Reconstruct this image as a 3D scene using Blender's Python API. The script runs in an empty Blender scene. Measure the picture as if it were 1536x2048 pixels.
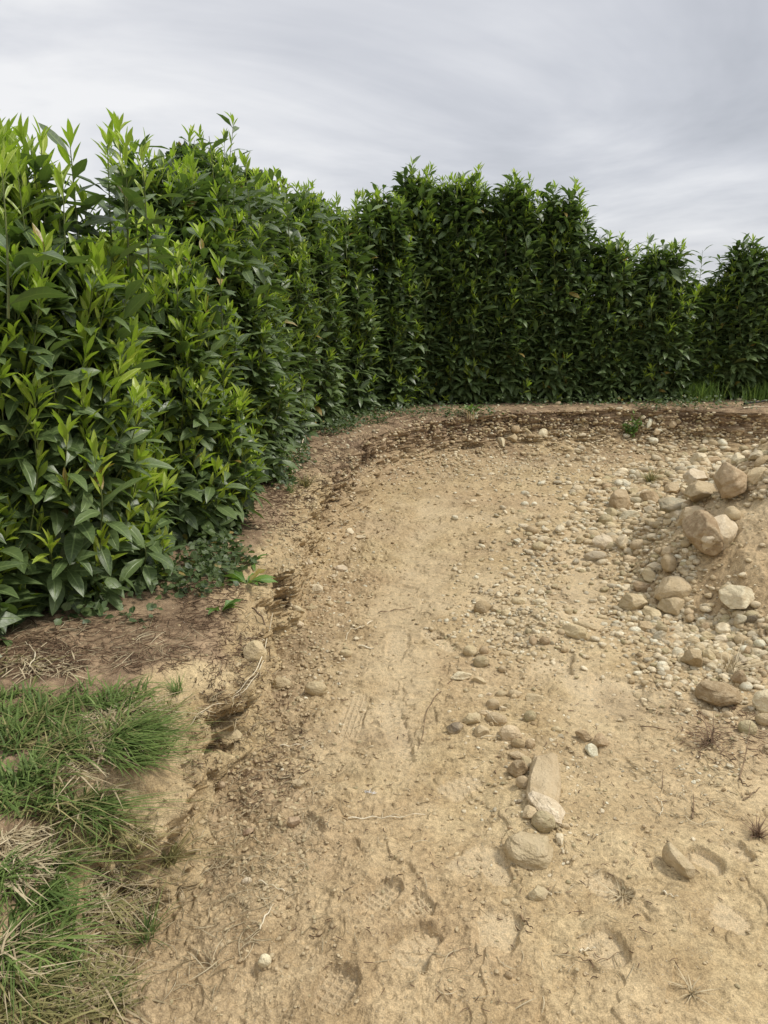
import bpy, math, random
import numpy as np
from mathutils import Vector, Matrix
from mathutils.bvhtree import BVHTree

rng = np.random.default_rng(7)
random.seed(7)
SC = bpy.context.scene
COL = SC.collection
R = math.radians

# ------------------------------------------------------------------ camera, sky, sun, exposure
F, HOR, CAMH = 1547.0, 600.0, 1.6
PITCH = math.atan((1024 - HOR) / F)
cd = bpy.data.cameras.new('camera')
cam = bpy.data.objects.new('camera', cd)
COL.objects.link(cam)
cam.location = (0, 0, CAMH)
cam.rotation_euler = (math.pi / 2 - PITCH, 0, 0)
cd.sensor_fit = 'VERTICAL'
cd.sensor_height = 24
cd.lens = 12 * F / 1024
cd.clip_start = 0.05
cd.clip_end = 2000
SC.camera = cam

SUN_DIR = Vector((0.62, 0.04, 0.90)).normalized()      # towards the sun
sun_el = math.asin(SUN_DIR.z)
sun_az = math.atan2(SUN_DIR.x, SUN_DIR.y)
sl = bpy.data.lights.new('sun', 'SUN')
sl.energy = 1.5
sl.angle = R(10)
sl.color = (1.0, 0.95, 0.87)
so = bpy.data.objects.new('sun', sl)
COL.objects.link(so)
so.rotation_euler = SUN_DIR.to_track_quat('Z', 'Y').to_euler()

W = bpy.data.worlds.new('World')
SC.world = W
W.use_nodes = True


class NT:
    def __init__(s, tree):
        s.t = tree

    def n(s, typ, **kw):
        nd = s.t.nodes.new(typ)
        ins = kw.pop('ins', {})
        for k, v in kw.items():
            setattr(nd, k, v)
        for k, v in ins.items():
            if hasattr(v, 'is_output') or isinstance(v, bpy.types.NodeSocket):
                s.t.links.new(v, nd.inputs[k])
            else:
                nd.inputs[k].default_value = v
        return nd

    def math(s, op, a, b=0.0, c=None, clamp=False):
        nd = s.n('ShaderNodeMath', operation=op, use_clamp=clamp, ins={0: a, 1: b})
        if c is not None:
            s.setin(nd, 2, c)
        return nd.outputs[0]

    def setin(s, nd, i, v):
        if isinstance(v, bpy.types.NodeSocket):
            s.t.links.new(v, nd.inputs[i])
        else:
            nd.inputs[i].default_value = v

    def mix(s, f, a, b, mode='MIX'):
        nd = s.n('ShaderNodeMix', data_type='RGBA', blend_type=mode)
        s.setin(nd, 0, f)
        s.setin(nd, 6, a)
        s.setin(nd, 7, b)
        return nd.outputs[2]

    def ramp(s, f, stops):
        nd = s.n('ShaderNodeValToRGB', ins={0: f})
        el = nd.color_ramp.elements
        while len(el) < len(stops):
            el.new(0.5)
        for e, (p, c) in zip(el, stops):
            e.position = p
            e.color = c if len(c) == 4 else (*c, 1)
        return nd.outputs[0]

    def noise(s, vec, scale, detail=4, rough=0.55, dist=0.0):
        return s.n('ShaderNodeTexNoise', ins={'Vector': vec, 'Scale': scale, 'Detail': detail,
                                             'Roughness': rough, 'Distortion': dist}).outputs[0]

    def rng(s, v, a, b, c=0.0, d=1.0):
        nd = s.n('ShaderNodeMapRange', interpolation_type='SMOOTHSTEP', ins={0: v, 1: a, 2: b, 3: c, 4: d})
        return nd.outputs[0]


t = NT(W.node_tree)
W.node_tree.nodes.clear()
sky = t.n('ShaderNodeTexSky', sky_type='NISHITA', sun_disc=False, sun_elevation=sun_el, sun_rotation=sun_az)
tc = t.n('ShaderNodeTexCoord')
sep = t.n('ShaderNodeSeparateXYZ', ins={0: tc.outputs['Generated']})
zz = t.math('ADD', t.math('MAXIMUM', sep.outputs[2], 0.0), 0.20)
cu = t.math('DIVIDE', sep.outputs[0], zz)
cv = t.math('DIVIDE', sep.outputs[1], zz)
vec = t.n('ShaderNodeCombineXYZ', ins={0: t.math('MULTIPLY', cu, 0.8), 1: t.math('MULTIPLY', cv, 0.75), 2: 3.0}).outputs[0]
n1 = t.noise(vec, 0.85, 6, 0.56, 0.6)
vec2 = t.n('ShaderNodeCombineXYZ', ins={0: t.math('MULTIPLY', cu, 0.8), 1: cv, 2: 8.3}).outputs[0]
n2 = t.noise(vec2, 1.9, 5, 0.55, 0.3)
nn = t.math('ADD', t.math('MULTIPLY', n1, 0.88), t.math('MULTIPLY', n2, 0.12))
# the cloud deck is thicker and greyer towards the right (east), thin and white on the left
nn = t.math('SUBTRACT', nn, t.math('MULTIPLY', t.math('ADD', sep.outputs[0], 0.07), 0.15))
cl = t.ramp(nn, [(0.28, (3.2, 3.32, 3.62)), (0.42, (4.3, 4.4, 4.72)), (0.51, (5.3, 5.36, 5.58)), (0.60, (6.3, 6.3, 6.35))])
elev = t.rng(sep.outputs[2], 0.30, 0.9, 0.74, 1.12)
clb = t.n('ShaderNodeVectorMath', operation='SCALE', ins={0: cl})
t.t.links.new(elev, clb.inputs['Scale'])
col = t.mix(0.95, sky.outputs[0], clb.outputs[0])
bg = t.n('ShaderNodeBackground', ins={0: col, 1: 0.1})
wo = t.n('ShaderNodeOutputWorld', ins={0: bg.outputs[0]})

SC.view_settings.view_transform = 'Standard'
SC.view_settings.look = 'None'
SC.view_settings.exposure = 0.95
SC.view_settings.gamma = 1.0
SC.cycles.max_bounces = 6
SC.cycles.diffuse_bounces = 3
SC.cycles.transmission_bounces = 3
SC.cycles.use_denoising = True


# ------------------------------------------------------------------ helpers
def ray(px, py):
    a = (px - 768) / F
    b = -(py - 1024) / F
    return Vector((a, math.cos(PITCH) + b * math.sin(PITCH), -math.sin(PITCH) + b * math.cos(PITCH)))


def at(px, py, z=0.0):
    d = ray(px, py)
    k = (z - CAMH) / d.z
    return Vector((d.x * k, d.y * k, z))


def tag(o, label=None, cat=None, group=None, kind=None):
    if label: o['label'] = label
    if cat: o['category'] = cat
    if group: o['group'] = group
    if kind: o['kind'] = kind
    return o


def link(name, me, mat=None, parent=None, smooth=True):
    if mat is not None:
        me.materials.append(mat)
    if smooth and len(me.polygons):
        me.polygons.foreach_set('use_smooth', np.ones(len(me.polygons), dtype=bool))
    o = bpy.data.objects.new(name, me)
    COL.objects.link(o)
    if parent is not None:
        o.parent = parent
    return o


def np_mesh(name, verts, quads=None, tris=None, attr=None):
    """verts (n,3); quads (m,4); tris (k,3); attr: dict name -> (n,4) colours"""
    me = bpy.data.meshes.new(name)
    verts = np.ascontiguousarray(verts, dtype=np.float32)
    me.vertices.add(len(verts))
    me.vertices.foreach_set('co', verts.ravel())
    loops, starts = [], []
    off = 0
    if quads is not None and len(quads):
        q = np.asarray(quads, dtype=np.int32)
        loops.append(q.ravel())
        starts.append(np.arange(len(q), dtype=np.int32) * 4)
        off = len(q) * 4
    if tris is not None and len(tris):
        k = np.asarray(tris, dtype=np.int32)
        loops.append(k.ravel())
        starts.append(off + np.arange(len(k), dtype=np.int32) * 3)
    loops = np.concatenate(loops)
    starts = np.concatenate(starts)
    me.loops.add(len(loops))
    me.loops.foreach_set('vertex_index', loops)
    me.polygons.add(len(starts))
    me.polygons.foreach_set('loop_start', starts)
    me.update(calc_edges=True)
    if attr:
        for k, v in attr.items():
            ca = me.color_attributes.new(k, 'FLOAT_COLOR', 'POINT')
            ca.data.foreach_set('color', np.ascontiguousarray(v, dtype=np.float32).ravel())
    return me


def _h(ix, iy, iz, seed):
    n = (ix * 374761393 + iy * 668265263 + iz * 2147483647 + seed * 1274126177) & 0xffffffff
    n = ((n ^ (n >> 13)) * 1274126177) & 0xffffffff
    n = n ^ (n >> 16)
    return (n & 0xffff).astype(np.float32) / 32767.5 - 1.0


def vn2(x, y, seed=0):
    xi = np.floor(x).astype(np.int64); yi = np.floor(y).astype(np.int64)
    fx = (x - xi).astype(np.float32); fy = (y - yi).astype(np.float32)
    fx = fx * fx * fx * (fx * (fx * 6 - 15) + 10); fy = fy * fy * fy * (fy * (fy * 6 - 15) + 10)
    z = np.int64(0)
    a = _h(xi, yi, z, seed); b = _h(xi + 1, yi, z, seed)
    c = _h(xi, yi + 1, z, seed); d = _h(xi + 1, yi + 1, z, seed)
    return (a * (1 - fx) + b * fx) * (1 - fy) + (c * (1 - fx) + d * fx) * fy


def vn3(p, seed=0):
    i = np.floor(p).astype(np.int64)
    f = (p - i).astype(np.float32)
    f = f * f * (3 - 2 * f)
    out = 0
    for dx in (0, 1):
        wx = f[:, 0] if dx else 1 - f[:, 0]
        for dy in (0, 1):
            wy = f[:, 1] if dy else 1 - f[:, 1]
            for dz in (0, 1):
                wz = f[:, 2] if dz else 1 - f[:, 2]
                out = out + wx * wy * wz * _h(i[:, 0] + dx, i[:, 1] + dy, i[:, 2] + dz * 1013, seed)
    return out


def fbm2(x, y, scale, octv=4, gain=0.5, seed=0, ridge=False):
    s, a, o = 0.0, 1.0, 0.0
    ca, sa = math.cos(0.6), math.sin(0.6)
    x = np.asarray(x, dtype=np.float64) / scale; y = np.asarray(y, dtype=np.float64) / scale
    for k in range(octv):
        v = vn2(x, y, seed + k)
        o = o + a * ((1 - 2 * np.abs(v)) if ridge else v)
        s += a
        a *= gain
        x, y = (x * ca - y * sa) * 2.03 + 17.1, (x * sa + y * ca) * 2.03 + 5.3
    return o / s


def fbm3(p, scale, octv=4, gain=0.5, seed=0):
    p = p / scale
    s, a, o = 0.0, 1.0, 0.0
    for k in range(octv):
        o = o + a * vn3(p, seed + k)
        s += a
        a *= gain
        p = p * 2.03 + 11.7
    return o / s


def sstep(a, b, x):
    k = np.clip((x - a) / (b - a), 0, 1)
    return k * k * (3 - 2 * k)


def grid_quads(nu, nv):
    i = np.arange(nu - 1)[:, None] * nv + np.arange(nv - 1)[None, :]
    return np.stack([i, i + nv, i + nv + 1, i + 1], -1).reshape(-1, 4)


def norm(a):
    return a / np.maximum(np.linalg.norm(a, axis=-1, keepdims=True), 1e-9)


# ------------------------------------------------------------------ materials
def new_mat(name):
    m = bpy.data.materials.new(name)
    m.use_nodes = True
    m.node_tree.nodes.clear()
    return m, NT(m.node_tree)


def out(t, sh):
    t.n('ShaderNodeOutputMaterial', ins={0: sh})


def soil_mat():
    m, t = new_mat('soil')
    P = t.n('ShaderNodeNewGeometry').outputs['Position']
    at_ = t.n('ShaderNodeAttribute', attribute_name='zone')
    z = t.n('ShaderNodeSeparateColor', ins={0: at_.outputs['Color']})
    zb, zd = z.outputs[0], z.outputs[1]           # brown cut soil, dusty packed soil
    big = t.noise(P, 0.9, 4, 0.6)
    mid = t.noise(P, 5.5, 5, 0.65, 0.4)
    fine = t.noise(P, 55.0, 4, 0.7)
    grain = t.noise(P, 260.0, 2, 0.6)
    tan = t.mix(t.rng(mid, 0.33, 0.68), (0.40, 0.295, 0.155, 1), (0.56, 0.44, 0.25, 1))
    tan = t.mix(t.rng(big, 0.38, 0.66, 0.0, 0.5), tan, (0.46, 0.33, 0.195, 1))
    dust = t.mix(t.rng(fine, 0.3, 0.7), (0.62, 0.50, 0.315, 1), (0.53, 0.41, 0.245, 1))
    base = t.mix(zd, tan, dust)
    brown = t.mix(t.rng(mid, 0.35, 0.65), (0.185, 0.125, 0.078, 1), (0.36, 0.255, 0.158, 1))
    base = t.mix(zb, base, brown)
    base = t.mix(z.outputs[2], base, t.mix(t.rng(mid, .35, .65), (0.07, 0.11, 0.03, 1), (0.15, 0.18, 0.06, 1)))
    sp = t.rng(fine, 0.30, 0.66, 0.70, 1.12)
    gr = t.rng(grain, 0.32, 0.68, 0.78, 1.16)
    k = t.math('MULTIPLY', sp, gr)
    base = t.mix(1.0, base, t.n('ShaderNodeCombineColor', ins={0: k, 1: k, 2: k}).outputs[0], 'MULTIPLY')
    # pale mineral specks (tiny chips of stone in the soil)
    vo = t.n('ShaderNodeTexVoronoi', ins={'Vector': P, 'Scale': 120.0})
    chip = t.math('MULTIPLY', t.rng(vo.outputs['Distance'], 0.12, 0.26, 1.0, 0.0),
                  t.rng(t.n('ShaderNodeSeparateColor', ins={0: vo.outputs['Color']}).outputs[0], 0.72, 0.8))
    base = t.mix(t.math('MULTIPLY', chip, 0.55), base, (0.62, 0.54, 0.40, 1))
    bh = t.math('ADD', t.math('MULTIPLY', fine, 0.6), t.math('MULTIPLY', grain, 0.28))
    bh = t.math('ADD', bh, t.math('MULTIPLY', t.noise(P, 22.0, 4, 0.65), 0.9))
    bh = t.math('ADD', bh, t.math('MULTIPLY', chip, 0.22))
    bp = t.n('ShaderNodeBump', ins={'Strength': 0.85, 'Distance': 0.011, 'Height': bh})
    pr = t.n('ShaderNodeBsdfPrincipled', ins={'Base Color': base, 'Roughness': 0.95, 'Normal': bp.outputs[0]})
    pr.inputs['Specular IOR Level'].default_value = 0.15
    out(t, pr.outputs[0])
    return m


def stone_mat(use_attr):
    m, t = new_mat('stone_gravel' if use_attr else 'stone')
    tc = t.n('ShaderNodeTexCoord')
    P = t.n('ShaderNodeNewGeometry').outputs['Position']
    if use_attr:
        c0 = t.n('ShaderNodeAttribute', attribute_name='tint').outputs['Color']
    else:
        c0 = t.n('ShaderNodeObjectInfo').outputs['Color']
    a = t.noise(P, 14.0, 6, 0.62, 0.6)
    b = t.noise(P, 90.0, 4, 0.65)
    c = t.noise(P, 330.0, 2, 0.5)
    c1 = t.mix(t.rng(a, 0.36, 0.66), t.mix(1.0, c0, (0.80, 0.77, 0.72, 1), 'MULTIPLY'), c0)
    c1 = t.mix(t.rng(b, 0.55, 0.74, 0.0, 0.5), c1, t.mix(1.0, c0, (1.35, 1.32, 1.25, 1), 'MULTIPLY'))
    c1 = t.mix(t.rng(c, 0.60, 0.72, 0.0, 0.35), c1, (0.16, 0.12, 0.08, 1))
    # yellow dust lying on the stone in irregular patches
    d = t.noise(P, 26.0, 5, 0.7, 0.3)
    c1 = t.mix(t.rng(d, 0.42, 0.62, 0.0, 0.55), c1, (0.55, 0.435, 0.27, 1))
    vo = t.n('ShaderNodeTexVoronoi', ins={'Vector': P, 'Scale': 110.0})
    bh = t.math('ADD', t.math('MULTIPLY', a, 1.1), t.math('ADD', t.math('MULTIPLY', b, 0.5), t.math('MULTIPLY', c, 0.14)))
    bh = t.math('ADD', bh, t.math('MULTIPLY', t.rng(vo.outputs['Distance'], 0.0, 0.3), 0.12))
    bp = t.n('ShaderNodeBump', ins={'Strength': 0.95, 'Distance': 0.016, 'Height': bh})
    pr = t.n('ShaderNodeBsdfPrincipled', ins={'Base Color': c1, 'Roughness': 0.85, 'Normal': bp.outputs[0]})
    pr.inputs['Specular IOR Level'].default_value = 0.25
    out(t, pr.outputs[0])
    return m


def leaf_mat(name, c_lo, c_hi, c_rib, rough, trans, back):
    m, t = new_mat(name)
    a = t.n('ShaderNodeAttribute', attribute_name='leaf')
    s = t.n('ShaderNodeSeparateColor', ins={0: a.outputs['Color']})
    rnd, tt, ss = s.outputs[0], s.outputs[1], s.outputs[2]
    g = t.n('ShaderNodeNewGeometry')
    P = g.outputs['Position']
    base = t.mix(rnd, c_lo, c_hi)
    base = t.mix(t.rng(t.noise(P, 45.0, 3, 0.6), 0.3, 0.7, 0.0, 0.35), base, t.mix(1.0, base, (0.6, 0.68, 0.7, 1), 'MULTIPLY'))
    base = t.mix(t.rng(rnd, 0.975, 0.995), base, (0.30, 0.20, 0.05, 1))
    rib = t.rng(tt, 0.04, 0.16, 1.0, 0.0)
    w = t.n('ShaderNodeTexWave', bands_direction='X', ins={'Vector': t.n('ShaderNodeCombineXYZ', ins={0: t.math('SUBTRACT', t.math('MULTIPLY', ss, 1.0), t.math('MULTIPLY', tt, 0.10)), 1: 0.0, 2: 0.0}).outputs[0], 'Scale': 3.2, 'Distortion': 0.0})
    vein = t.math('MULTIPLY', t.rng(w.outputs['Fac'], 0.82, 1.0), 0.25)
    edge = t.rng(tt, 0.9, 1.0, 0.0, 0.5)  # pale highlight along the leaf edge, painted into the colour
    k = t.math('MAXIMUM', t.math('MULTIPLY', rib, 0.75), t.math('MAXIMUM', vein, edge))
    base = t.mix(k, base, c_rib)
    base = t.mix(g.outputs['Backfacing'], base, t.mix(0.75, base, back))
    bp = t.n('ShaderNodeBump', ins={'Strength': 0.35, 'Distance': 0.004, 'Height': t.math('SUBTRACT', t.noise(P, 60.0, 2, 0.5), rib)})
    ro = t.math('ADD', rough, t.math('MULTIPLY', g.outputs['Backfacing'], 0.3))
    pr = t.n('ShaderNodeBsdfPrincipled', ins={'Base Color': base, 'Roughness': ro, 'Normal': bp.outputs[0]})
    pr.inputs['Specular IOR Level'].default_value = 0.5
    tr = t.n('ShaderNodeBsdfTranslucent', ins={0: t.mix(1.0, base, (1.5, 1.6, 0.6, 1), 'MULTIPLY')})
    mx = t.n('ShaderNodeMixShader', ins={0: trans, 1: pr.outputs[0], 2: tr.outputs[0]})
    out(t, mx.outputs[0])
    return m


def plain_mat(name, c1, c2, scale=20, rough=0.8, attr=None, trans=0.0, bump=0.3):
    m, t = new_mat(name)
    P = t.n('ShaderNodeNewGeometry').outputs['Position']
    f = t.noise(P, scale, 4, 0.6)
    if attr:
        a = t.n('ShaderNodeAttribute', attribute_name=attr)
        f = t.math('ADD', t.math('MULTIPLY', t.n('ShaderNodeSeparateColor', ins={0: a.outputs['Color']}).outputs[0], 0.8),
                   t.math('MULTIPLY', f, 0.2))
    else:
        f = t.rng(f, 0.3, 0.7)
    base = t.mix(f, c1, c2)
    bp = t.n('ShaderNodeBump', ins={'Strength': bump, 'Distance': 0.004, 'Height': t.noise(P, scale * 6, 3, 0.6)})
    pr = t.n('ShaderNodeBsdfPrincipled', ins={'Base Color': base, 'Roughness': rough, 'Normal': bp.outputs[0]})
    pr.inputs['Specular IOR Level'].default_value = 0.3
    sh = pr.outputs[0]
    if trans:
        tr = t.n('ShaderNodeBsdfTranslucent', ins={0: base})
        sh = t.n('ShaderNodeMixShader', ins={0: trans, 1: sh, 2: tr.outputs[0]}).outputs[0]
    out(t, sh)
    return m


M_SOIL = soil_mat()
M_STONE = stone_mat(False)
M_GRAVEL = stone_mat(True)
M_LEAF = leaf_mat('laurel_leaf', (0.046, 0.076, 0.028, 1), (0.165, 0.228, 0.078, 1), (0.22, 0.30, 0.11, 1), 0.40, 0.20, (0.10, 0.17, 0.06, 1))
M_YOUNG = leaf_mat('young_laurel_leaf', (0.20, 0.31, 0.028, 1), (0.50, 0.58, 0.075, 1), (0.56, 0.63, 0.16, 1), 0.38, 0.36, (0.24, 0.36, 0.06, 1))
M_STEM = plain_mat('green_stem', (0.10, 0.13, 0.04, 1), (0.17, 0.20, 0.07, 1), 15, 0.6)
M_BARK = plain_mat('bark', (0.045, 0.035, 0.026, 1), (0.12, 0.095, 0.07, 1), 30, 0.9, bump=0.8)
M_GRASS = plain_mat('grass', (0.045, 0.090, 0.020, 1), (0.25, 0.34, 0.095, 1), 25, 0.55, attr='leaf', trans=0.25)
M_HAY = plain_mat('dry_grass', (0.24, 0.18, 0.09, 1), (0.68, 0.58, 0.38, 1), 25, 0.75, attr='leaf', trans=0.12)
M_OLIVE = plain_mat('half_dry_grass', (0.10, 0.12, 0.035, 1), (0.42, 0.36, 0.16, 1), 25, 0.7, attr='leaf', trans=0.2)
M_LITTER = plain_mat('litter', (0.07, 0.042, 0.024, 1), (0.26, 0.17, 0.10, 1), 25, 0.85, attr='leaf')
M_WEED = leaf_mat('weed_leaf', (0.06, 0.13, 0.025, 1), (0.16, 0.28, 0.05, 1), (0.26, 0.38, 0.10, 1), 0.5, 0.25, (0.15, 0.24, 0.07, 1))
M_COVER = leaf_mat('ground_cover_leaf', (0.035, 0.065, 0.018, 1), (0.10, 0.14, 0.045, 1), (0.16, 0.21, 0.08, 1), 0.5, 0.2, (0.12, 0.19, 0.08, 1))
M_ROOT = plain_mat('root', (0.075, 0.048, 0.03, 1), (0.22, 0.15, 0.09, 1), 30, 0.85, attr='leaf')
M_STALK = plain_mat('bleached_stalk', (0.52, 0.43, 0.27, 1), (0.78, 0.70, 0.52, 1), 30, 0.6)
M_DSTALK = plain_mat('brown_stalk', (0.12, 0.08, 0.045, 1), (0.30, 0.21, 0.12, 1), 30, 0.8)
M_PIPE = plain_mat('black_pipe', (0.02, 0.02, 0.021, 1), (0.05, 0.05, 0.05, 1), 10, 0.45)
M_FEATHER = plain_mat('feather', (0.72, 0.69, 0.64, 1), (0.85, 0.83, 0.79, 1), 60, 0.7)
M_TREE = leaf_mat('tree_leaf', (0.022, 0.045, 0.014, 1), (0.06, 0.10, 0.03, 1), (0.09, 0.14, 0.05, 1), 0.5, 0.2, (0.07, 0.11, 0.04, 1))

# ------------------------------------------------------------------ ground (pit floor, reaches the horizon)
MC = (3.0, 4.3)      # spoil heap


def gpt(px, py):
    v = at(px, py, 0)
    return v.x, v.y


# prints: (centre px, heading px, length m, width m, depth m, tread, plateau)
def seg_frame(p0, p1):
    a = np.array(gpt(*p0)); b = np.array(gpt(*p1))
    d = b - a
    L = np.linalg.norm(d)
    return (a + b) / 2, d / L, L


PRINTS = []
for p0, p1, wd, dp, tr in [((788, 1968), (868, 1866), 0.115, 0.024, 1), ((728, 1838), (792, 1780), 0.10, 0.010, 2),
                           ((860, 1815), (792, 1850), 0.09, 0.008, 2), ((1170, 1760), (1262, 1806), 0.10, 0.011, 1),
                           ((1372, 1716), (1446, 1748), 0.08, 0.007, 0), ((1450, 1690), (1500, 1735), 0.08, 0.008, 1),
                           ((802, 1262), (786, 1322), 0.12, 0.014, 1), ((850, 1262), (912, 1305), 0.10, 0.006, 1),
                           ((770, 1400), (812, 1530), 0.11, 0.010, 1), ((640, 1655), (560, 1700), 0.12, 0.006, 1),
                           ((905, 1770), (985, 1700), 0.10, 0.005, 1), ((1000, 1830), (985, 1930), 0.13, 0.007, 0),
                           ((1180, 1880), (1240, 1950), 0.12, 0.004, 0),
                           ((1060, 1330), (1145, 1338), 0.17, 0.012, 3),
                           ((1180, 1370), (1290, 1385), 0.19, 0.008, 3), ((960, 1700), (1010, 1790), 0.10, 0.009, 0),
                           ((1420, 1820), (1500, 1865), 0.10, 0.006, 0),
                           ((700, 1960), (640, 2040), 0.11, 0.004, 2), ((880, 1600), (960, 1560), 0.11, 0.009, 1),
                           ((690, 1480), (720, 1390), 0.11, 0.005, 2)]:
    c, d, L = seg_frame(p0, p1)
    PRINTS.append((c, d, L, wd, dp, tr))


def ground_macro(x, y):
    z = 0.028 * fbm2(x, y, 1.9, 3, 0.5, 3) + 0.010 * fbm2(x, y, 0.5, 3, 0.5, 9)
    r = np.sqrt(((x - MC[0]) / 1.0) ** 2 + ((y - MC[1]) / 1.15) ** 2)
    r = r + 0.18 * fbm2(x, y, 0.6, 3, 0.5, 31)
    k = np.clip(1 - r / 1.50, 0, 1)
    z = z + 1.45 * k ** 1.08
    # low stony hump in the middle distance and one under the stone row
    for (px, py, h, s) in ((1100, 1245, 0.045, 0.30), (960, 1470, 0.02, 0.22), (1080, 1600, 0.025, 0.2), (1180, 1080, 0.05, 0.6),
                           (1350, 1180, 0.05, 0.3), (1070, 1690, 0.015, .12)):
        gx, gy = gpt(px, py)
        z = z + h * np.exp(-((x - gx) ** 2 + (y - gy) ** 2) / s ** 2)
    return z


LANES = [((745, 1640), (880, 985), 0.17), ((1265, 1520), (1130, 1010), 0.15)]


def lane_mask(x, y):
    m = np.zeros_like(x)
    for p0, p1, wd in LANES:
        c, d, L = seg_frame(p0, p1)
        lx = (x - c[0]) * d[0] + (y - c[1]) * d[1]
        ly = -(x - c[0]) * d[1] + (y - c[1]) * d[0] + 0.06 * np.sin(lx * 1.3)
        e_ = fbm2(x, y, .3, 4, .65, 14) * .16
        m = np.maximum(m, sstep(wd + .09, wd - .07, np.abs(ly) + e_) * sstep(-.55, .1, fbm2(x, y, .5, 3, .6, 15)) * sstep(L / 2 + .1, L / 2 - .5, np.abs(lx)))
    return m


def ground_z(x, y, detail=True):
    x = np.asarray(x, dtype=np.float64); y = np.asarray(y, dtype=np.float64)
    z = ground_macro(x, y)
    rough = sstep(-0.25, 0.35, fbm2(x, y, 0.8, 3, 0.55, 21))
    heap = sstep(1.9, 1.1, np.sqrt((x - MC[0]) ** 2 + (y - MC[1]) ** 2))
    edge = sstep(0.75, 0.1, x + 0.45) * sstep(7.5, 5.5, y)      # crumbs fallen along the left wall
    back = sstep(6.4, 7.8, y)
    rough = np.clip(0.35 + 0.65 * rough + 0.5 * heap + 0.5 * edge + 0.3 * back, 0, 1.4)
    # drag marks of the machine, running away from the camera and slightly right
    u = x * 0.96 - y * 0.28
    v = x * 0.28 + y * 0.96
    z = z + 0.006 * fbm2(u * 4.2, v * 0.55, 0.5, 3, 0.55, 44)
    # lanes where the machine ran: packed smooth, with faint cross ridges of the track plates
    lane = lane_mask(x, y)
    rough = rough * (1 - 0.75 * lane)
    z = z - 0.012 * lane + 0.0035 * lane * np.sin(v * 2 * np.pi / 0.055) * sstep(0.0, 0.3, fbm2(x, y, .35, 2, .5, 88))
    # mud smears run across with small lips
    sm = fbm2(u * 1.2, v * 5.0, 0.22, 3, 0.55, 61)
    smk = sstep(0.0, 0.4, fbm2(x, y, 0.9, 2, 0.5, 66)) * sstep(2.0, 2.7, y)
    z = z + 0.007 * smk * (sstep(0.02, 0.10, sm) - 0.5)
    if detail:
        z = z + rough * (0.0115 * fbm2(x, y, 0.085, 4, 0.62, 51, True) + 0.0045 * fbm2(x, y, 0.022, 3, 0.6, 57))
        # flat crusty plates with small broken scarps
        pl = fbm2(x, y, 0.16, 3, 0.55, 71)
        z = z + 0.008 * sstep(0.06, 0.11, pl) + 0.006 * sstep(-0.22, -0.18, pl)
        z = z + 0.020 * fbm2(x, y, 0.28, 4, 0.6, 75)
    flat = np.zeros_like(x)
    for c, d, L, wd, dp, tr in PRINTS:
        lx = (x - c[0]) * d[0] + (y - c[1]) * d[1]
        ly = -(x - c[0]) * d[1] + (y - c[1]) * d[0]
        near = (np.abs(lx) < L * 0.9) & (np.abs(ly) < wd * 1.6)
        if not near.any():
            continue
        a = lx[near] / (L / 2); b = ly[near] / (wd / 2)
        if tr == 3:
            q = np.maximum(np.abs(a), np.abs(b))
        else:
            wk = 1 - 0.16 * np.sin(a * 2.6 + 0.6)
            q = (np.abs(a) ** 2.6 + np.abs(b / wk) ** 2.6) ** (1 / 2.6)
        q = q + 0.26 * fbm2(lx[near] + c[0], ly[near], 0.06, 4, 0.6, 77)
        inside = sstep(1.08, 0.86, q)
        rim = np.exp(-((q - 1.18) / 0.13) ** 2)
        base = -dp * inside + dp * 0.55 * rim * (.5 + .5 * fbm2(lx[near], ly[near], .03, 2, .5, 78))
        # toe and outer side pressed deeper
        base = base * (0.75 + 0.25 * a) - dp * 0.25 * inside * sstep(0.2, 1.0, a)
        if tr == 1:
            zig = (lx[near] / 0.030 + 0.45 * np.abs(((ly[near] / 0.028) % 2) - 1)) % 1.0
            base = base + 0.0045 * inside * sstep(0.42, 0.6, zig) 
        if tr == 2:
            u2 = (lx[near] / 0.021) % 1.0
            v2 = (ly[near] / 0.021) % 1.0
            base = base - 0.006 * inside * (sstep(0.25, 0.4, u2) * sstep(0.2, 0.35, v2))
        if tr == 3:
            base = base + 0.004 * inside * sstep(-0.1, 0.3, fbm2(a * 0.4, b * 2.2, 0.3, 3, .5, 8))
        damp = 1 - 0.8 * inside
        zn = z[near]
        mac = ground_macro(x[near], y[near])
        z[near] = mac + (zn - mac) * damp + base
        flat[near] = np.maximum(flat[near], inside)
    return (z, rough, flat)


th = np.concatenate([np.linspace(-180, -36, 60, endpoint=False), np.linspace(-36, 32, 1250), np.linspace(32, 180, 60)[1:]])
rr = np.concatenate([[0.02, 0.3, 0.6, 0.8], np.geomspace(0.95, 10.5, 1150), np.geomspace(11, 900, 36)])
TH, RR = np.meshgrid(np.radians(th), rr, indexing='ij')
GX = RR * np.sin(TH)
GY = RR * np.cos(TH)
gz, grough, gflat = ground_z(GX.ravel(), GY.ravel())
gz = np.where(RR.ravel() > 16, -0.02, gz)
verts = np.stack([GX.ravel(), GY.ravel(), gz], -1)
x_, y_ = GX.ravel(), GY.ravel()
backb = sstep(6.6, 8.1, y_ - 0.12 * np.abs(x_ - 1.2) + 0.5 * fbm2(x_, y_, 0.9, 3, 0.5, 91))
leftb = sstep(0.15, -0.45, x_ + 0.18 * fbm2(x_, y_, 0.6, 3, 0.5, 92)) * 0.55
zb = np.clip(backb * 0.42 + 0.55 * leftb * (1 - backb) + 0.25 * sstep(0.05, 0.5, fbm2(x_, y_, 0.5, 4, 0.6, 93)), 0, 1)
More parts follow.
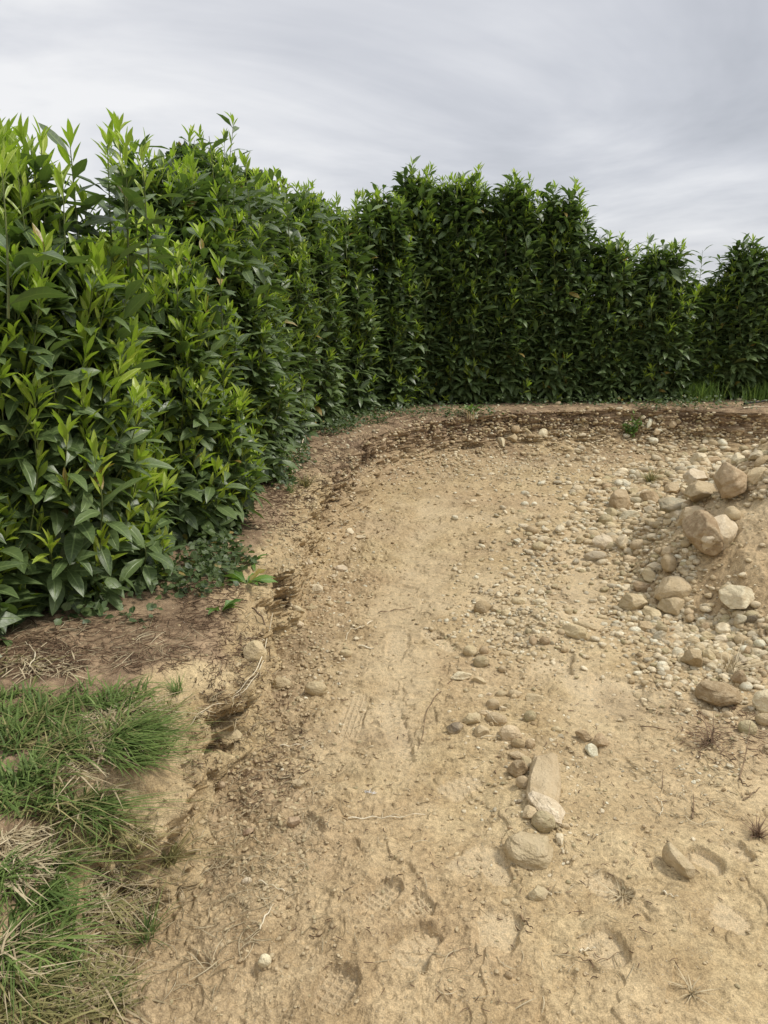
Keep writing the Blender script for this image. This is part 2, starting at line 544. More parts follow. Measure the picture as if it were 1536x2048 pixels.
zd = np.clip(sstep(0.1, -0.45, fbm2(x_, y_, 0.7, 4, 0.6, 21)) * 0.7 * sstep(1.6, 3.0, y_) + gflat * 0.75 + 0.65 * lane_mask(x_, y_), 0, 1) * (1 - zb)
zone = np.stack([zb, zd, sstep(14, 17, RR.ravel()), np.ones_like(zb)], -1)
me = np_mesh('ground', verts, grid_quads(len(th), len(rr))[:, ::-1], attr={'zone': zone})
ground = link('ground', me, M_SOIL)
tag(ground, 'trampled dry sandy floor of the dug out pit', kind='structure')

# ------------------------------------------------------------------ the cut bank and the terrace behind it
LIPPX = [(205, 1850, .16), (250, 1745, .20), (268, 1690, .24), (330, 1640, .26), (378, 1600, .28), (396, 1535, .30), (394, 1455, .33), (408, 1408, .34),
         (458, 1378, .33), (508, 1345, .33), (532, 1300, .34), (543, 1240, .36), (538, 1190, .37), (544, 1148, .37), (580, 1134, .36), (604, 1112, .36),
         (612, 1062, .37), (630, 1010, .38), (650, 966, .39), (694, 924, .39), (725, 885, .41), (760, 864, .42), (830, 848, .43), (900, 836, .44), (1000, 826, .45), (1100, 821, .45),
         (1200, 817, .45), (1300, 816, .45), (1420, 820, .45), (1536, 824, .45)]
lip = [Vector((-0.95, -6, .2)), Vector((-0.80, -2, .15)), Vector((-0.70, 0.2, .12))] + [at(*p) for p in LIPPX]
e = lip[-1]
lip += [Vector((e.x + 1.5, e.y - 0.1, .38)), Vector((e.x + 5, e.y - .5, .38)), Vector((e.x + 14, e.y - 2, .38))]
lip = np.array([tuple(v) for v in lip])


def catmull(P, n):
    P = np.vstack([2 * P[0] - P[1], P, 2 * P[-1] - P[-2]])
    o = []
    for i in range(1, len(P) - 2):
        tt = np.linspace(0, 1, n, endpoint=False)[:, None]
        a, b, c, d = P[i - 1], P[i], P[i + 1], P[i + 2]
        o.append(0.5 * ((2 * b) + (-a + c) * tt + (2 * a - 5 * b + 4 * c - d) * tt ** 2 + (-a + 3 * b - 3 * c + d) * tt ** 3))
    o.append(P[-2][None])
    return np.vstack(o)


lc = catmull(lip, 60)
ds = np.linalg.norm(np.diff(lc[:, :2], axis=0), axis=1)
wgt = ds / np.maximum(0.0042 * np.linalg.norm(lc[1:, :2], axis=1), 0.006)
wgt = np.where(lc[1:, 1] < 0.6, ds / 0.05, wgt)
wgt = np.where(lc[1:, 0] > 6.5, ds / 0.2, wgt)
cs = np.concatenate([[0], np.cumsum(wgt)])
NU = int(cs[-1])
ui = np.linspace(0, cs[-1], NU)
LC = np.stack([np.interp(ui, cs, lc[:, k]) for k in range(3)], -1)
arc = np.interp(ui, cs, np.concatenate([[0], np.cumsum(ds)]))
# smoothed outward normals (towards the hedge side)
dense = np.arange(0, arc[-1], 0.05)
dx = np.interp(dense, arc, LC[:, 0]); dy = np.interp(dense, arc, LC[:, 1])
ker = np.exp(-np.linspace(-2.2, 2.2, 61) ** 2 / 2); ker /= ker.sum()
tx = np.gradient(dx); ty = np.gradient(dy)
tx = np.convolve(np.pad(tx, 30, 'edge'), ker, 'valid'); ty = np.convolve(np.pad(ty, 30, 'edge'), ker, 'valid')
nx_, ny_ = -ty, tx
nl = np.hypot(nx_, ny_)
NX = np.interp(arc, dense, nx_ / nl); NY = np.interp(arc, dense, ny_ / nl)

# profile from the far terrace over the lip, down the face and out over the talus
o_far = np.geomspace(900, 1.3, 34)
o_ter = np.linspace(1.3, 0.06, 100)[1:]
NF, NTA = 115, 60
kf = np.linspace(0, 1, NF)[1:]
kt = np.linspace(0, 1, NTA)[1:]
NV = len(o_far) + len(o_ter) + NF - 1 + NTA - 1
n0 = len(o_far) + len(o_ter)
H = LC[:, 2][:, None]
bk = sstep(5.8, 7.4, LC[:, 1])[:, None]                      # 1 on the back wall, 0 on the left wall
TT = np.interp(LC[:, 1], [1.5, 3.0, 3.8, 4.6, 5.6, 7.5, 9], [.05, .02, .02, .08, .26, .46, .50])[:, None]   # how far the foot stands out
drop_f = 0.90 - 0.22 * sstep(4.2, 6.0, LC[:, 1])[:, None] + 0.02 * bk
# face: rolls over the lip, bulges, then is undercut
off_f = (0.06 * np.clip(1 - kf / 0.05, 0, 1) ** 2 + 0.0 * kf)[None] + (0.070 - 0.05 * bk) * np.exp(-((kf - 0.66) / 0.22) ** 2)[None] - 0.42 * TT * (1 - .45 * bk) * kf[None] ** 1.5
z_f = 1 - (kf[None] ** 1.05) * drop_f
off_t = off_f[:, -1:] - (0.06 + 0.85 * TT) * kt[None]
z_t = (1 - drop_f) * (1 - kt[None]) ** 1.6
O = np.hstack([np.concatenate([o_far, o_ter])[None].repeat(NU, 0), off_f, off_t])
ZF = np.hstack([np.ones((NU, n0)), z_f, z_t])
FACE = np.hstack([np.zeros((NU, n0 - 8)), np.linspace(0, .35, 8)[None].repeat(NU, 0), np.clip(.35 + kf / 0.12, 0, 1)[None].repeat(NU, 0), (1 - 0.75 * kt)[None].repeat(NU, 0)])
ZA = np.hstack([np.zeros((NU, n0 + NF - 1)), (-0.05 * kt)[None].repeat(NU, 0)])
Z = ZF * H + ZA + (0.45 - H) * (0.75 * sstep(0.03, 0.26, O) + 0.25 * sstep(0.1, 0.9, O))
# scalloping of the lip
sc = 0.030 * fbm2(arc, arc * 0, 0.7, 4, 0.55, 5) + 0.035 * fbm2(arc, arc * 0, 0.17, 3, 0.6, 6)
near_lip = np.exp(-np.maximum(O, 0) / 0.35)
OO = O + sc[:, None] * near_lip
k2 = np.exp(-np.linspace(-2.2, 2.2, 9) ** 2 / 2); k2 /= k2.sum()
sx_ = np.convolve(np.pad(np.gradient(dx), 4, 'edge'), k2, 'valid'); sy_ = np.convolve(np.pad(np.gradient(dy), 4, 'edge'), k2, 'valid')
sl_n = np.hypot(sx_, sy_)
SX = np.interp(arc, dense, -sy_ / sl_n); SY = np.interp(arc, dense, sx_ / sl_n)
OS = np.clip(OO, -0.16, 0.07)
OR = OO - OS
X = LC[:, 0][:, None] + OS * SX[:, None] + OR * NX[:, None]
Y = LC[:, 1][:, None] + OS * SY[:, None] + OR * NY[:, None]
P3 = np.stack([X, Y, Z], -1).reshape(-1, 3)
out3 = np.stack([SX, SY, 0 * NX], -1)[:, None, :].repeat(NV, 1).reshape(-1, 3)
fc = FACE.reshape(-1)
nd = norm(-out3 * fc[:, None] + np.array([0, 0, 1.0]) * (1.0 - fc * 0.75)[:, None])
near = (O.reshape(-1) < 1.31)
disp = np.zeros(len(P3))
pn = P3[near]
f0 = fc[near]
A1 = fbm3(pn * np.array([1, 1, 1.3]), 0.26, 3, 0.5, 1)
A2 = fbm3(pn, 0.085, 3, 0.6, 11)
A3 = fbm3(pn, 0.028, 3, 0.6, 15)
ridged = 1 - 2 * np.abs(fbm3(pn * np.array([1.0, 1.0, 0.75]), 0.12, 3, 0.55, 19))
cr = 1 - 2 * np.abs(fbm3(pn * np.array([1.0, 1.0, 0.55]), 0.15, 3, 0.55, 29))      # vertical cracks
flute = fbm3(pn * np.array([1.0, 1.0, 0.32]) + 7.7, 0.085, 3, 0.55, 47)
lump = fbm3(pn + 3.3, 0.05, 2, 0.5, 41)
hs = np.clip(H / 0.40, 0.35, 1)[:, :, None].repeat(NV, 1).reshape(-1)[near]
low = sstep(0.35, 0.05, ZF.reshape(-1)[near])             # the loose foot of the slope
fu = f0 * (1 - 0.7 * low)
bkn = bk.repeat(NV, 1).reshape(-1)[near]
disp[near] = hs * (0.065 * A1 * (0.15 + 0.85 * f0) + 0.042 * fu * flute * (1 - .2 * bkn) + (0.020 + .014 * bkn) * A2 * (0.5 + 0.5 * f0) + 0.009 * A3
              + (0.012 + .02 * bkn) * (ridged - 0.25) * f0 - 0.075 * fu * (1 - .7 * bkn) * sstep(0.72, 0.93, cr) + 0.012 * f0 * (sstep(0.0, 0.12, lump) - .5))
disp[~near] = 0.02 * fbm2(P3[~near, 0], P3[~near, 1], 1.0, 2, 0.5, 2)
P3 = P3 + nd * disp[:, None]
zf = ZF.reshape(-1)
yy = P3[:, 1]; xx = P3[:, 0]
nn_ = fbm2(xx + P3[:, 2] * 2, yy, 0.5, 4, 0.6, 81)
terr = np.clip(1 - fc * (O.reshape(-1) <= 0.06), 0, 1) * sstep(0.10, 0.22, O.reshape(-1) * (1 + 3 * bk.repeat(NV, 1).reshape(-1)) + 0.10 * fbm2(P3[:, 0], P3[:, 1], .15, 3, .6, 83))
leftface = sstep(6.0, 4.9, yy)                              # light crumbly clay on the left wall
zb = 0.90 * terr + (1 - terr) * (0.02 * leftface + (1 - leftface) * (0.40 + 0.55 * sstep(0.30, 0.70, zf)))
zb = np.clip(zb + 0.22 * nn_ + 0.05 * sstep(0.7, 1.0, zf) * (1 - terr) * leftface - 0.2 * sstep(-0.01, 0.02, disp) * (1 - terr), 0, 1)
zb = np.where(O.reshape(-1) > 1.5, 0.8, zb)
zone = np.stack([zb, np.zeros_like(zb), sstep(1.1, 1.8, O.reshape(-1)), np.ones_like(zb)], -1)
me = np_mesh('earth_bank', P3, grid_quads(NU, NV), attr={'zone': zone})
bank = link('earth_bank', me, M_SOIL)
tag(bank, 'crumbling cut bank of brown earth with the hedge terrace above it', kind='structure')
bank_P3 = P3

BV_G = BVHTree.FromPolygons([tuple(v) for v in np.stack([GX[::6, ::6].ravel(), GY[::6, ::6].ravel(), gz.reshape(GX.shape)[::6, ::6].ravel()], -1)],
                            grid_quads(*GX[::6, ::6].shape).tolist())
PB = P3.reshape(NU, NV, 3)[::3, ::2]
BV_B = BVHTree.FromPolygons([tuple(v) for v in PB.reshape(-1, 3)], grid_quads(*PB.shape[:2]).tolist())
EYE = Vector((0, 0, CAMH))


def hit(px, py):
    d = ray(px, py).normalized()
    best = None
    for bv in (BV_G, BV_B):
        h = bv.ray_cast(EYE, d, 60)
        if h[0] is not None and (best is None or h[3] < best[3]):
            best = h
    if best is None:
        return at(px, py, 0), Vector((0, 0, 1)), (at(px, py, 0) - EYE).length
    n = best[1]
    if n.dot(d) > 0:
        n = -n
    return best[0], n, best[3]


def drop(x, y):
    best = -1e9
    n = Vector((0, 0, 1))
    for bv in (BV_G, BV_B):
        h = bv.ray_cast(Vector((x, y, 3)), Vector((0, 0, -1)), 10)
        if h[0] is not None and h[0].z > best:
            best = h[0].z
            n = h[1] if h[1].z > 0 else -h[1]
    return best, n

# ------------------------------------------------------------------ leaves, blades and tubes (real geometry)
S7 = np.array([0, .10, .26, .46, .66, .85, 1.0]); W7 = np.array([.06, .10, .62, 1.0, .92, .50, .0])
S5 = np.array([0, .14, .42, .72, 1.0]); W5 = np.array([.08, .26, 1.0, .80, .0])
SR = np.array([0, .25, .5, .78, 1.0]); WR = np.array([.06, .12, .85, .95, .0])     # long stalk, round blade


def leaves(O, D, N, L, WD, fold, curl, rnd, S=S7, Wp=W7, wave=0.0):
    """n leaf blades -> verts, quads, colour attribute (r random, g distance from midrib, b along)"""
    n = len(O)
    D = norm(D)
    N = norm(N - (N * D).sum(1, keepdims=True) * D)
    B = np.cross(D, N)
    k = len(S)
    pts = np.zeros((n, k, 3)); tang = np.zeros((n, k, 3)); nrm = np.zeros((n, k, 3))
    p = np.zeros((n, 3))
    for i in range(k):
        a = (curl * S[i] ** 1.3)[:, None]
        Ti = D * np.cos(a) - N * np.sin(a)
        Ni = N * np.cos(a) + D * np.sin(a)
        if i:
            p = p + Ti * ((S[i] - S[i - 1]) * L)[:, None]
        pts[:, i] = p; nrm[:, i] = Ni
    V = np.zeros((n, k, 3, 3))
    hw = (WD / 2)[:, None] * Wp[None, :]
    cf, sf = np.cos(fold)[:, None], np.sin(fold)[:, None]
    wv = wave * rng.normal(size=(n, k)) * hw
    for j, s in enumerate((-1, 0, 1)):
        off = B[:, None, :] * (s * hw * cf)[..., None] + nrm * (abs(s) * (hw * sf + wv * s))[..., None]
        V[:, :, j] = O[:, None, :] + pts + off
    att = np.ones((n, k, 3, 4))
    att[..., 0] = rnd[:, None, None]
    att[..., 1] = np.array([1, 0, 1])[None, None, :]
    att[..., 2] = S[None, :, None]
    base = (np.arange(n) * k * 3)[:, None]
    q = []
    for i in range(k - 1):
        for j in (0, 1):
            a = i * 3 + j
            q.append([a, a + 1, a + 4, a + 3])
    q = np.array(q)
    Q = (base[:, None, :] + q[None]).reshape(-1, 4)
    return V.reshape(-1, 3), Q, att.reshape(-1, 4)


def blades(O, D, bend, L, WD, rnd, k=5, taper=True):
    """grass blades: base O, direction D, bending towards vector bend (n,3)"""
    n = len(O)
    D = norm(D)
    B = norm(np.cross(D, bend + 1e-4))
    s = np.linspace(0, 1, k)
    ax = O[:, None] + (D[:, None] * s[None, :, None] + bend[:, None] * (s ** 2)[None, :, None]) * L[:, None, None]
    w = (1 - s ** 2.2) if taper else np.ones(k) * 0.9
    w = np.maximum(w, 0.03)
    off = B[:, None] * (WD[:, None] / 2 * w[None])[..., None]
    V = np.stack([ax - off, ax + off], 2)
    att = np.ones((n, k, 2, 4)); att[..., 0] = rnd[:, None, None]; att[..., 2] = s[None, :, None]
    a = np.arange(k - 1) * 2
    q = np.stack([a, a + 1, a + 3, a + 2], -1)
    Q = ((np.arange(n) * k * 2)[:, None, None] + q[None]).reshape(-1, 4)
    return V.reshape(-1, 3), Q, att.reshape(-1, 4)


def tubes(paths, rad, rnd, sides=4):
    """paths (n,k,3), rad (n,k)"""
    n, k, _ = paths.shape
    T = norm(np.gradient(paths, axis=1))
    ref = np.array([0.31, 0.12, 0.94])
    A = norm(np.cross(T, ref[None, None]))
    B = np.cross(T, A)
    ang = np.arange(sides) * 2 * math.pi / sides
    V = paths[:, :, None] + (A[:, :, None] * np.cos(ang)[None, None, :, None] + B[:, :, None] * np.sin(ang)[None, None, :, None]) * rad[:, :, None, None]
    att = np.ones((n, k, sides, 4)); att[..., 0] = rnd[:, None, None]
    q = []
    for i in range(k - 1):
        for j in range(sides):
            j2 = (j + 1) % sides
            q.append([i * sides + j, i * sides + j2, (i + 1) * sides + j2, (i + 1) * sides + j])
    q = np.array(q)
    Q = ((np.arange(n) * k * sides)[:, None, None] + q[None]).reshape(-1, 4)
    return V.reshape(-1, 3), Q, att.reshape(-1, 4)


def merge(parts):
    V, Q, A, o = [], [], [], 0
    for v, q, a in parts:
        V.append(v); Q.append(q + o); A.append(a); o += len(v)
    return np.vstack(V), np.vstack(Q), np.vstack(A)


def obj_from(name, parts, mat, parent=None, origin=None):
    V, Q, A = merge(parts)
    if origin is not None:
        V = V - np.array(origin)
    me = np_mesh(name, V, Q, attr={'leaf': A})
    return link(name, me, mat, parent)


def empty(name, loc):
    o = bpy.data.objects.new(name, None)
    COL.objects.link(o)
    o.location = loc
    o.empty_display_size = 0.1
    return o


GA = 2.39996


def shrub(cx, cy, R0, ztop, zbase, nshoot, label, young=1.0, leafL=0.16, det=True, leaders=(), lean=(0, 0), density=1.0, ytop=0.75, thin=0.0):
    root = empty('laurel_shrub', (cx, cy, zbase))
    tag(root, label, 'shrub', 'cherry laurel shrubs of the hedge')
    C0 = np.array([cx, cy, 0])
    tocam = math.atan2(-cy, -cx)
    H_ = ztop - zbase
    # shoot tips over the hull, denser on the side one can see
    ang = tocam + np.where(rng.random(nshoot) < 0.78, rng.uniform(-1.75, 1.75, nshoot), rng.uniform(-math.pi, math.pi, nshoot))
    tq = rng.random(nshoot) ** 0.92
    top = rng.random(nshoot) < 0.13
    tq = np.where(top, rng.uniform(0.93, 1.0, nshoot), (0.03 if det else 0.07) + 0.93 * tq)
    prof_r = np.interp(tq, [0, .08, .25, .6, .85, 1.0], [.74, .95, 1.0, .98, .80, .40])
    bump = 1 + 0.16 * fbm2(ang * 1.3 + cx * 3, tq * 3 + cy, 0.7, 3, 0.6, 7)
    rad = R0 * prof_r * bump * rng.uniform(0.74, 1.06, nshoot)
    rad = np.where(top, rad * np.sqrt(rng.random(nshoot)), rad)
    od = np.stack([np.cos(ang), np.sin(ang), 0 * ang], -1)
    zt = zbase + tq * H_ + 0.07 * rng.normal(size=nshoot) + np.where(tq > 0.9, rng.uniform(-0.05, 0.22, nshoot), 0)
    tip = C0 + od * rad[:, None]; tip[:, 2] = zt
    tip[:, 0] += lean[0] * tq ** 2; tip[:, 1] += lean[1] * tq ** 2
    up = np.array([0, 0, 1.0])
    outw = np.interp(tq, [0, .12, .5, .9, 1], [1.0, .6, .34, .15, .08]) * (1.0 if det else .8)
    upw = np.interp(tq, [0, .08, .2, 1], [-.25, .35, .85, 1.0])
    jit = rng.normal(size=(nshoot, 3)) * 0.16
    dtip = norm(od * (outw * 0.55)[:, None] + up * upw[:, None] + jit)
    dbase = norm(od * (outw * 1.5 + .25)[:, None] + up * (upw * 0.7)[:, None] + jit)
    SL = rng.uniform(0.30, 0.58 if det else 0.68, nshoot) * leafL / 0.16
    nx = int(9 * R0 / .6)
    aa = rng.uniform(0, 6.28, nx); r_ = R0 * .8 * np.sqrt(rng.random(nx))
    ex = [(cx + lean[0] + r_[i] * math.cos(aa[i]), cy + lean[1] + r_[i] * math.sin(aa[i]), ztop + rng.uniform(-.05, .20) * (1.1 - .7 * r_[i] / R0), rng.uniform(.35, .5)) for i in range(nx)]
    leaders = list(leaders) + ex
    yv = rng.random(nshoot) < (.08 + young * 1.12 * np.interp(tq, [0, .15, .5, 1], [.15, .40, .78, 1.0]) + .45 * fbm2(ang * 1.1 + cx * 5, tq * 3.3 + cy * 2, .8, 3, .6, 17))
    lead = np.zeros(nshoot, bool)
    if len(leaders):
        LT = np.array([[a, b, c] for a, b, c, _ in leaders])
        LL = np.array([l for *_, l in leaders])
        tip = np.vstack([tip, LT]); SL = np.concatenate([SL, LL])
        m = len(leaders)
        dtip = np.vstack([dtip, norm(up + rng.normal(size=(m, 3)) * 0.05)]); dbase = np.vstack([dbase, norm(up + rng.normal(size=(m, 3)) * 0.08)])
        yv = np.concatenate([yv, rng.random(m) < .4 + .6 * young]); tq = np.concatenate([tq, np.ones(m)])
        lead = np.concatenate([lead, np.ones(m, bool)])
        ang = np.concatenate([ang, np.zeros(m)])
    n = len(tip)
    # quadratic axis: P(q) = tip - SL*((1-q)*dtip + .5(1-q)^2*(dbase-dtip))
    nl = 15
    young_parts, old_parts, stem_parts = [], [], []
    phase = rng.uniform(0, 6.28, n)
    shr = rng.random(n)
    kq = 7
    qs = np.linspace(0, 1, kq)
    path = tip[:, None] - SL[:, None, None] * ((1 - qs)[None, :, None] * dtip[:, None] + 0.5 * ((1 - qs) ** 2)[None, :, None] * (dbase - dtip)[:, None])
    rdd = np.linspace(0.0042, 0.0016, kq)[None, :] * np.ones((n, 1))
    stem_parts.append(tubes(path, rdd, shr, 4))
    for i in range(nl + 6):
        whorl = i >= nl
        if whorl:
            sel = yv.copy()
            q = 1.0 - 0.022 * (nl + 5 - i) / 2
            q = np.full(n, q)
        else:
            sel = rng.random(n) < 0.97 * density
            q = np.full(n, (i + 0.5) / nl * 0.97) + rng.uniform(-.02, .02, n)
        # last leaves below the whorl are young too on vigorous shoots
        isyoung = np.full(n, whorl) | ((i >= nl - (5 if young > .9 else 4)) & yv & (rng.random(n) < (0.45 + 0.45 * young)))
        sel = sel & (rng.random(n) > (0.25 if whorl else 0.0))
        if not sel.any():
            continue
        q = q[sel]; m = len(q); yg = isyoung[sel]
        dt, db, sl_ = dtip[sel], dbase[sel], SL[sel]
        Pq = tip[sel] - sl_[:, None] * ((1 - q)[:, None] * dt + 0.5 * ((1 - q) ** 2)[:, None] * (db - dt))
        ax = norm(dt + (1 - q)[:, None] * (db - dt))
        a = phase[sel] + GA * i + rng.normal(size=m) * 0.25
        e1 = norm(np.cross(ax, np.array([0.21, 0.37, 0.9]))); e2 = np.cross(ax, e1)
        rad_ = e1 * np.cos(a)[:, None] + e2 * np.sin(a)[:, None]
        lowd = np.interp(tq[sel], [0, .15, .35], [1.0, .6, 0])
        spread = np.where(yg, rng.uniform(0.28, 0.62, m) + (0.10 if not whorl else 0.0), rng.uniform(0.55, 1.0, m) + 0.35 * (1 - q))
        D = ax * np.cos(spread)[:, None] + rad_ * np.sin(spread)[:, None]
        D = D + np.array([0, 0, -1.0]) * (0.6 * lowd + 0.0)[:, None] * (~yg)[:, None]
        Nn = ax * 1.0 + up * 0.35 - rad_ * 0.2 + rng.normal(size=(m, 3)) * 0.28
        Lf = np.where(yg, rng.uniform(0.42, 0.78, m) * (0.75 if whorl else 1.0), rng.uniform(0.72, 1.18, m) * np.interp(q, [0, .3, .8, 1], [.85, 1, 1.0, .8])) * leafL
        Wd = Lf * np.where(yg, rng.uniform(0.19, 0.28, m), rng.uniform(0.27, 0.35, m))
        fold = np.where(yg, rng.uniform(0.3, 0.75, m), rng.uniform(0.05, 0.38, m))
        curl = np.where(yg, rng.uniform(-0.15, 0.55, m), rng.uniform(0.25, 1.0, m)) 
        rn = np.clip(0.55 * shr[sel] + 0.45 * rng.random(m) + 0.25 * (q - 0.6) , 0, 1)
        rn = np.where(rng.random(m) < .012, 1.0, rn * .96)
        S, Wp = (S7, W7) if det else (S5, W5)
        for flag, lst in ((True, young_parts), (False, old_parts)):
            k = yg == flag
            if k.any():
                lst.append(leaves(Pq[k], D[k], Nn[k], Lf[k], Wd[k], fold[k], curl[k], rn[k], S, Wp, 0.10))
    # shaded older leaves inside the crown
    ni = int(1150 * R0 / 0.6 * H_ / 2.0 * density)
    a = rng.uniform(0, 6.28, ni); r_ = R0 * rng.uniform(0.15, 0.78, ni); h_ = rng.uniform(0.07 + thin, 0.95, ni)
    O_ = np.stack([cx + r_ * np.cos(a) + lean[0] * h_ ** 2, cy + r_ * np.sin(a) + lean[1] * h_ ** 2, zbase + h_ * H_], -1)
    D_ = np.stack([np.cos(a), np.sin(a), rng.uniform(-.7, .5, ni)], -1) + rng.normal(size=(ni, 3)) * 0.5
    L_ = rng.uniform(.8, 1.2, ni) * leafL
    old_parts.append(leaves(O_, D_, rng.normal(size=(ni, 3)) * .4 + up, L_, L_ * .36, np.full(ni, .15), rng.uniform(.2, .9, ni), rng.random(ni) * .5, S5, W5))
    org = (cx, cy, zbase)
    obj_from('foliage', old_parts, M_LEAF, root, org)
    if young_parts:
        obj_from('young_growth', young_parts, M_YOUNG, root, org)['kind'] = 'stuff'
    obj_from('twigs', stem_parts, M_STEM, root, org)['kind'] = 'stuff'
    # main stems
    for k in range(4):
        a = k * 1.7 + cx * 3
        qs = np.linspace(0, 1, 8)
        px_ = np.stack([cx + (0.05 + qs * R0 * 0.5) * math.cos(a) + 0.03 * np.sin(qs * 5 + k), cy + (0.05 + qs * R0 * 0.5) * math.sin(a) + 0.03 * np.cos(qs * 4 + k), zbase - 0.05 + qs * H_ * 0.85], -1)[None]
        obj_from('stem', [tubes(px_, (0.018 - 0.013 * qs)[None], np.array([.5]), 7)], M_BARK, root, org)
    return root


def wpt(px, py, y):
    """the point at distance y seen at a pixel (used to read heights off the photo)"""
    d = ray(px, py)
    k = y / d.y
    return d.x * k, y, CAMH + d.z * k


def lead(px, py, y, l=0.45):
    a = wpt(px, py, y)
    return (a[0], a[1], a[2], l)


# near and left side of the hedge
shrub(-1.90, 2.50, .56, 1.28, .42, 400, 'nearest laurel shrub, large leaves and yellow-green shoots at the left picture edge', 1.0, .185, True,
      [lead(4, 345, 2.35, .4)])
shrub(-1.56, 3.16, .60, 1.98, .42, 560, 'laurel shrub behind the nearest one, crowded with bright yellow-green tips above the grass', 1.0, .178, True,
      [lead(235, 250, 3.3, .55), lead(250, 290, 3.25, .45), lead(82, 275, 3.1, .4), lead(285, 330, 3.3, .4), lead(215, 290, 3.3, .4), lead(140, 290, 3.2, .35), lead(10, 270, 3.1, .4), lead(45, 280, 3.1, .4)])
shrub(-1.26, 4.00, .54, 1.70, .44, 500, 'laurel shrub with bright tips leaning out above the ivy patch', .95, .165, True,
      [lead(440, 530, 4.0, .4), lead(400, 470, 4.1, .4)])
shrub(-1.30, 4.90, .52, 2.22, .44, 420, 'tall laurel shrub with a single long leader standing clear of its top', .6, .16, True,
      [lead(418, 272, 5.0, .75), lead(470, 335, 5.0, .4), lead(345, 345, 4.9, .4), lead(370, 335, 5.1, .4), lead(490, 330, 5.1, .4)])
shrub(-1.05, 5.05, .42, 1.90, .44, 280, 'shorter laurel shrub filling in at the front below the tall one with the leader', .7, .16, True)
shrub(-1.20, 5.75, .50, 2.40, .44, 360, 'laurel shrub with dark recurved tops beside the one with the long leader', .45, .16, False,
      [lead(545, 355, 5.9, .5), lead(520, 375, 5.8, .4), lead(572, 392, 6.0, .4)])
shrub(-1.05, 6.60, .48, 2.34, .43, 320, 'lighter green laurel shrub in the dip of the hedge where trees show behind', .7, .16, False,
      [lead(600, 445, 6.7, .35)])
shrub(-.86, 7.45, .48, 2.42, .42, 320, 'laurel shrub at the inner bend of the hedge above the root covered corner', .55, .16, False,
      [lead(655, 415, 7.6, .4), lead(690, 425, 7.6, .4)])
# back row
ROW = [(-.50, 8.25, .42, 2.32, .55, 'yellowish laurel shrub just behind the one at the inner bend', [(715, 395, .4), (740, 405, .4)]),
       (-.02, 8.80, .42, 2.52, .5, 'laurel shrub just left of the highest point of the hedge', [(768, 410, .35), (752, 395, .4)]),
       (.36, 9.15, .42, 2.78, .5, 'laurel shrub whose pointed leader is the highest point of the back row', [(800, 345, .6), (826, 355, .45), (785, 382, .4)]),
       (.90, 9.20, .44, 2.70, .45, 'laurel shrub with yellow-green top behind the stones in the back bank', [(890, 368, .5), (915, 388, .4), (868, 395, .4)]),
       (1.46, 9.30, .45, 2.70, .3, 'laurel shrub with twin dark recurved tops in the back row', [(965, 374, .5), (1012, 372, .5), (988, 400, .4)]),
       (2.02, 9.35, .43, 2.58, .28, 'last tall laurel shrub before the hedge steps down', [(1080, 408, .45), (1105, 418, .45), (1055, 415, .4)]),
       (2.60, 9.40, .44, 2.10, .25, 'first of the lower laurel shrubs right of the step in the hedge', [(1165, 486, .4), (1200, 484, .45), (1228, 488, .4)]),
       (3.22, 9.45, .46, 2.04, .25, 'low laurel shrub with one spiky top left of the gap in the hedge', [(1295, 486, .55), (1268, 512, .4), (1320, 530, .4)]),
       (3.80, 9.60, .36, 1.62, .2, 'thin laurel shrub filling the gap over bright green weeds', []),
       (4.28, 9.55, .40, 2.06, .2, 'olive tinted sparse laurel shrub right of the gap', [(1405, 500, .5), (1440, 515, .4)]),
       (4.82, 9.60, .44, 2.04, .2, 'sparse laurel shrub beside the black pipe', [(1468, 500, .5), (1492, 512, .45)]),
       (5.42, 9.55, .48, 1.90, .2, 'laurel shrub cut by the right picture edge', [(1536, 545, .4)])]
for (x, y, r, zt, yg, lb, ld) in ROW:
    thin = 0.22 if 3.8 < x < 5.2 else 0.0
    shrub(x, y, r * .98, zt, .40 + thin, int(360 * r / .5 * (zt / 2.6)), lb, yg, .185, False, [lead(a, b, y - .05, l) for a, b, l in ld], thin=thin)

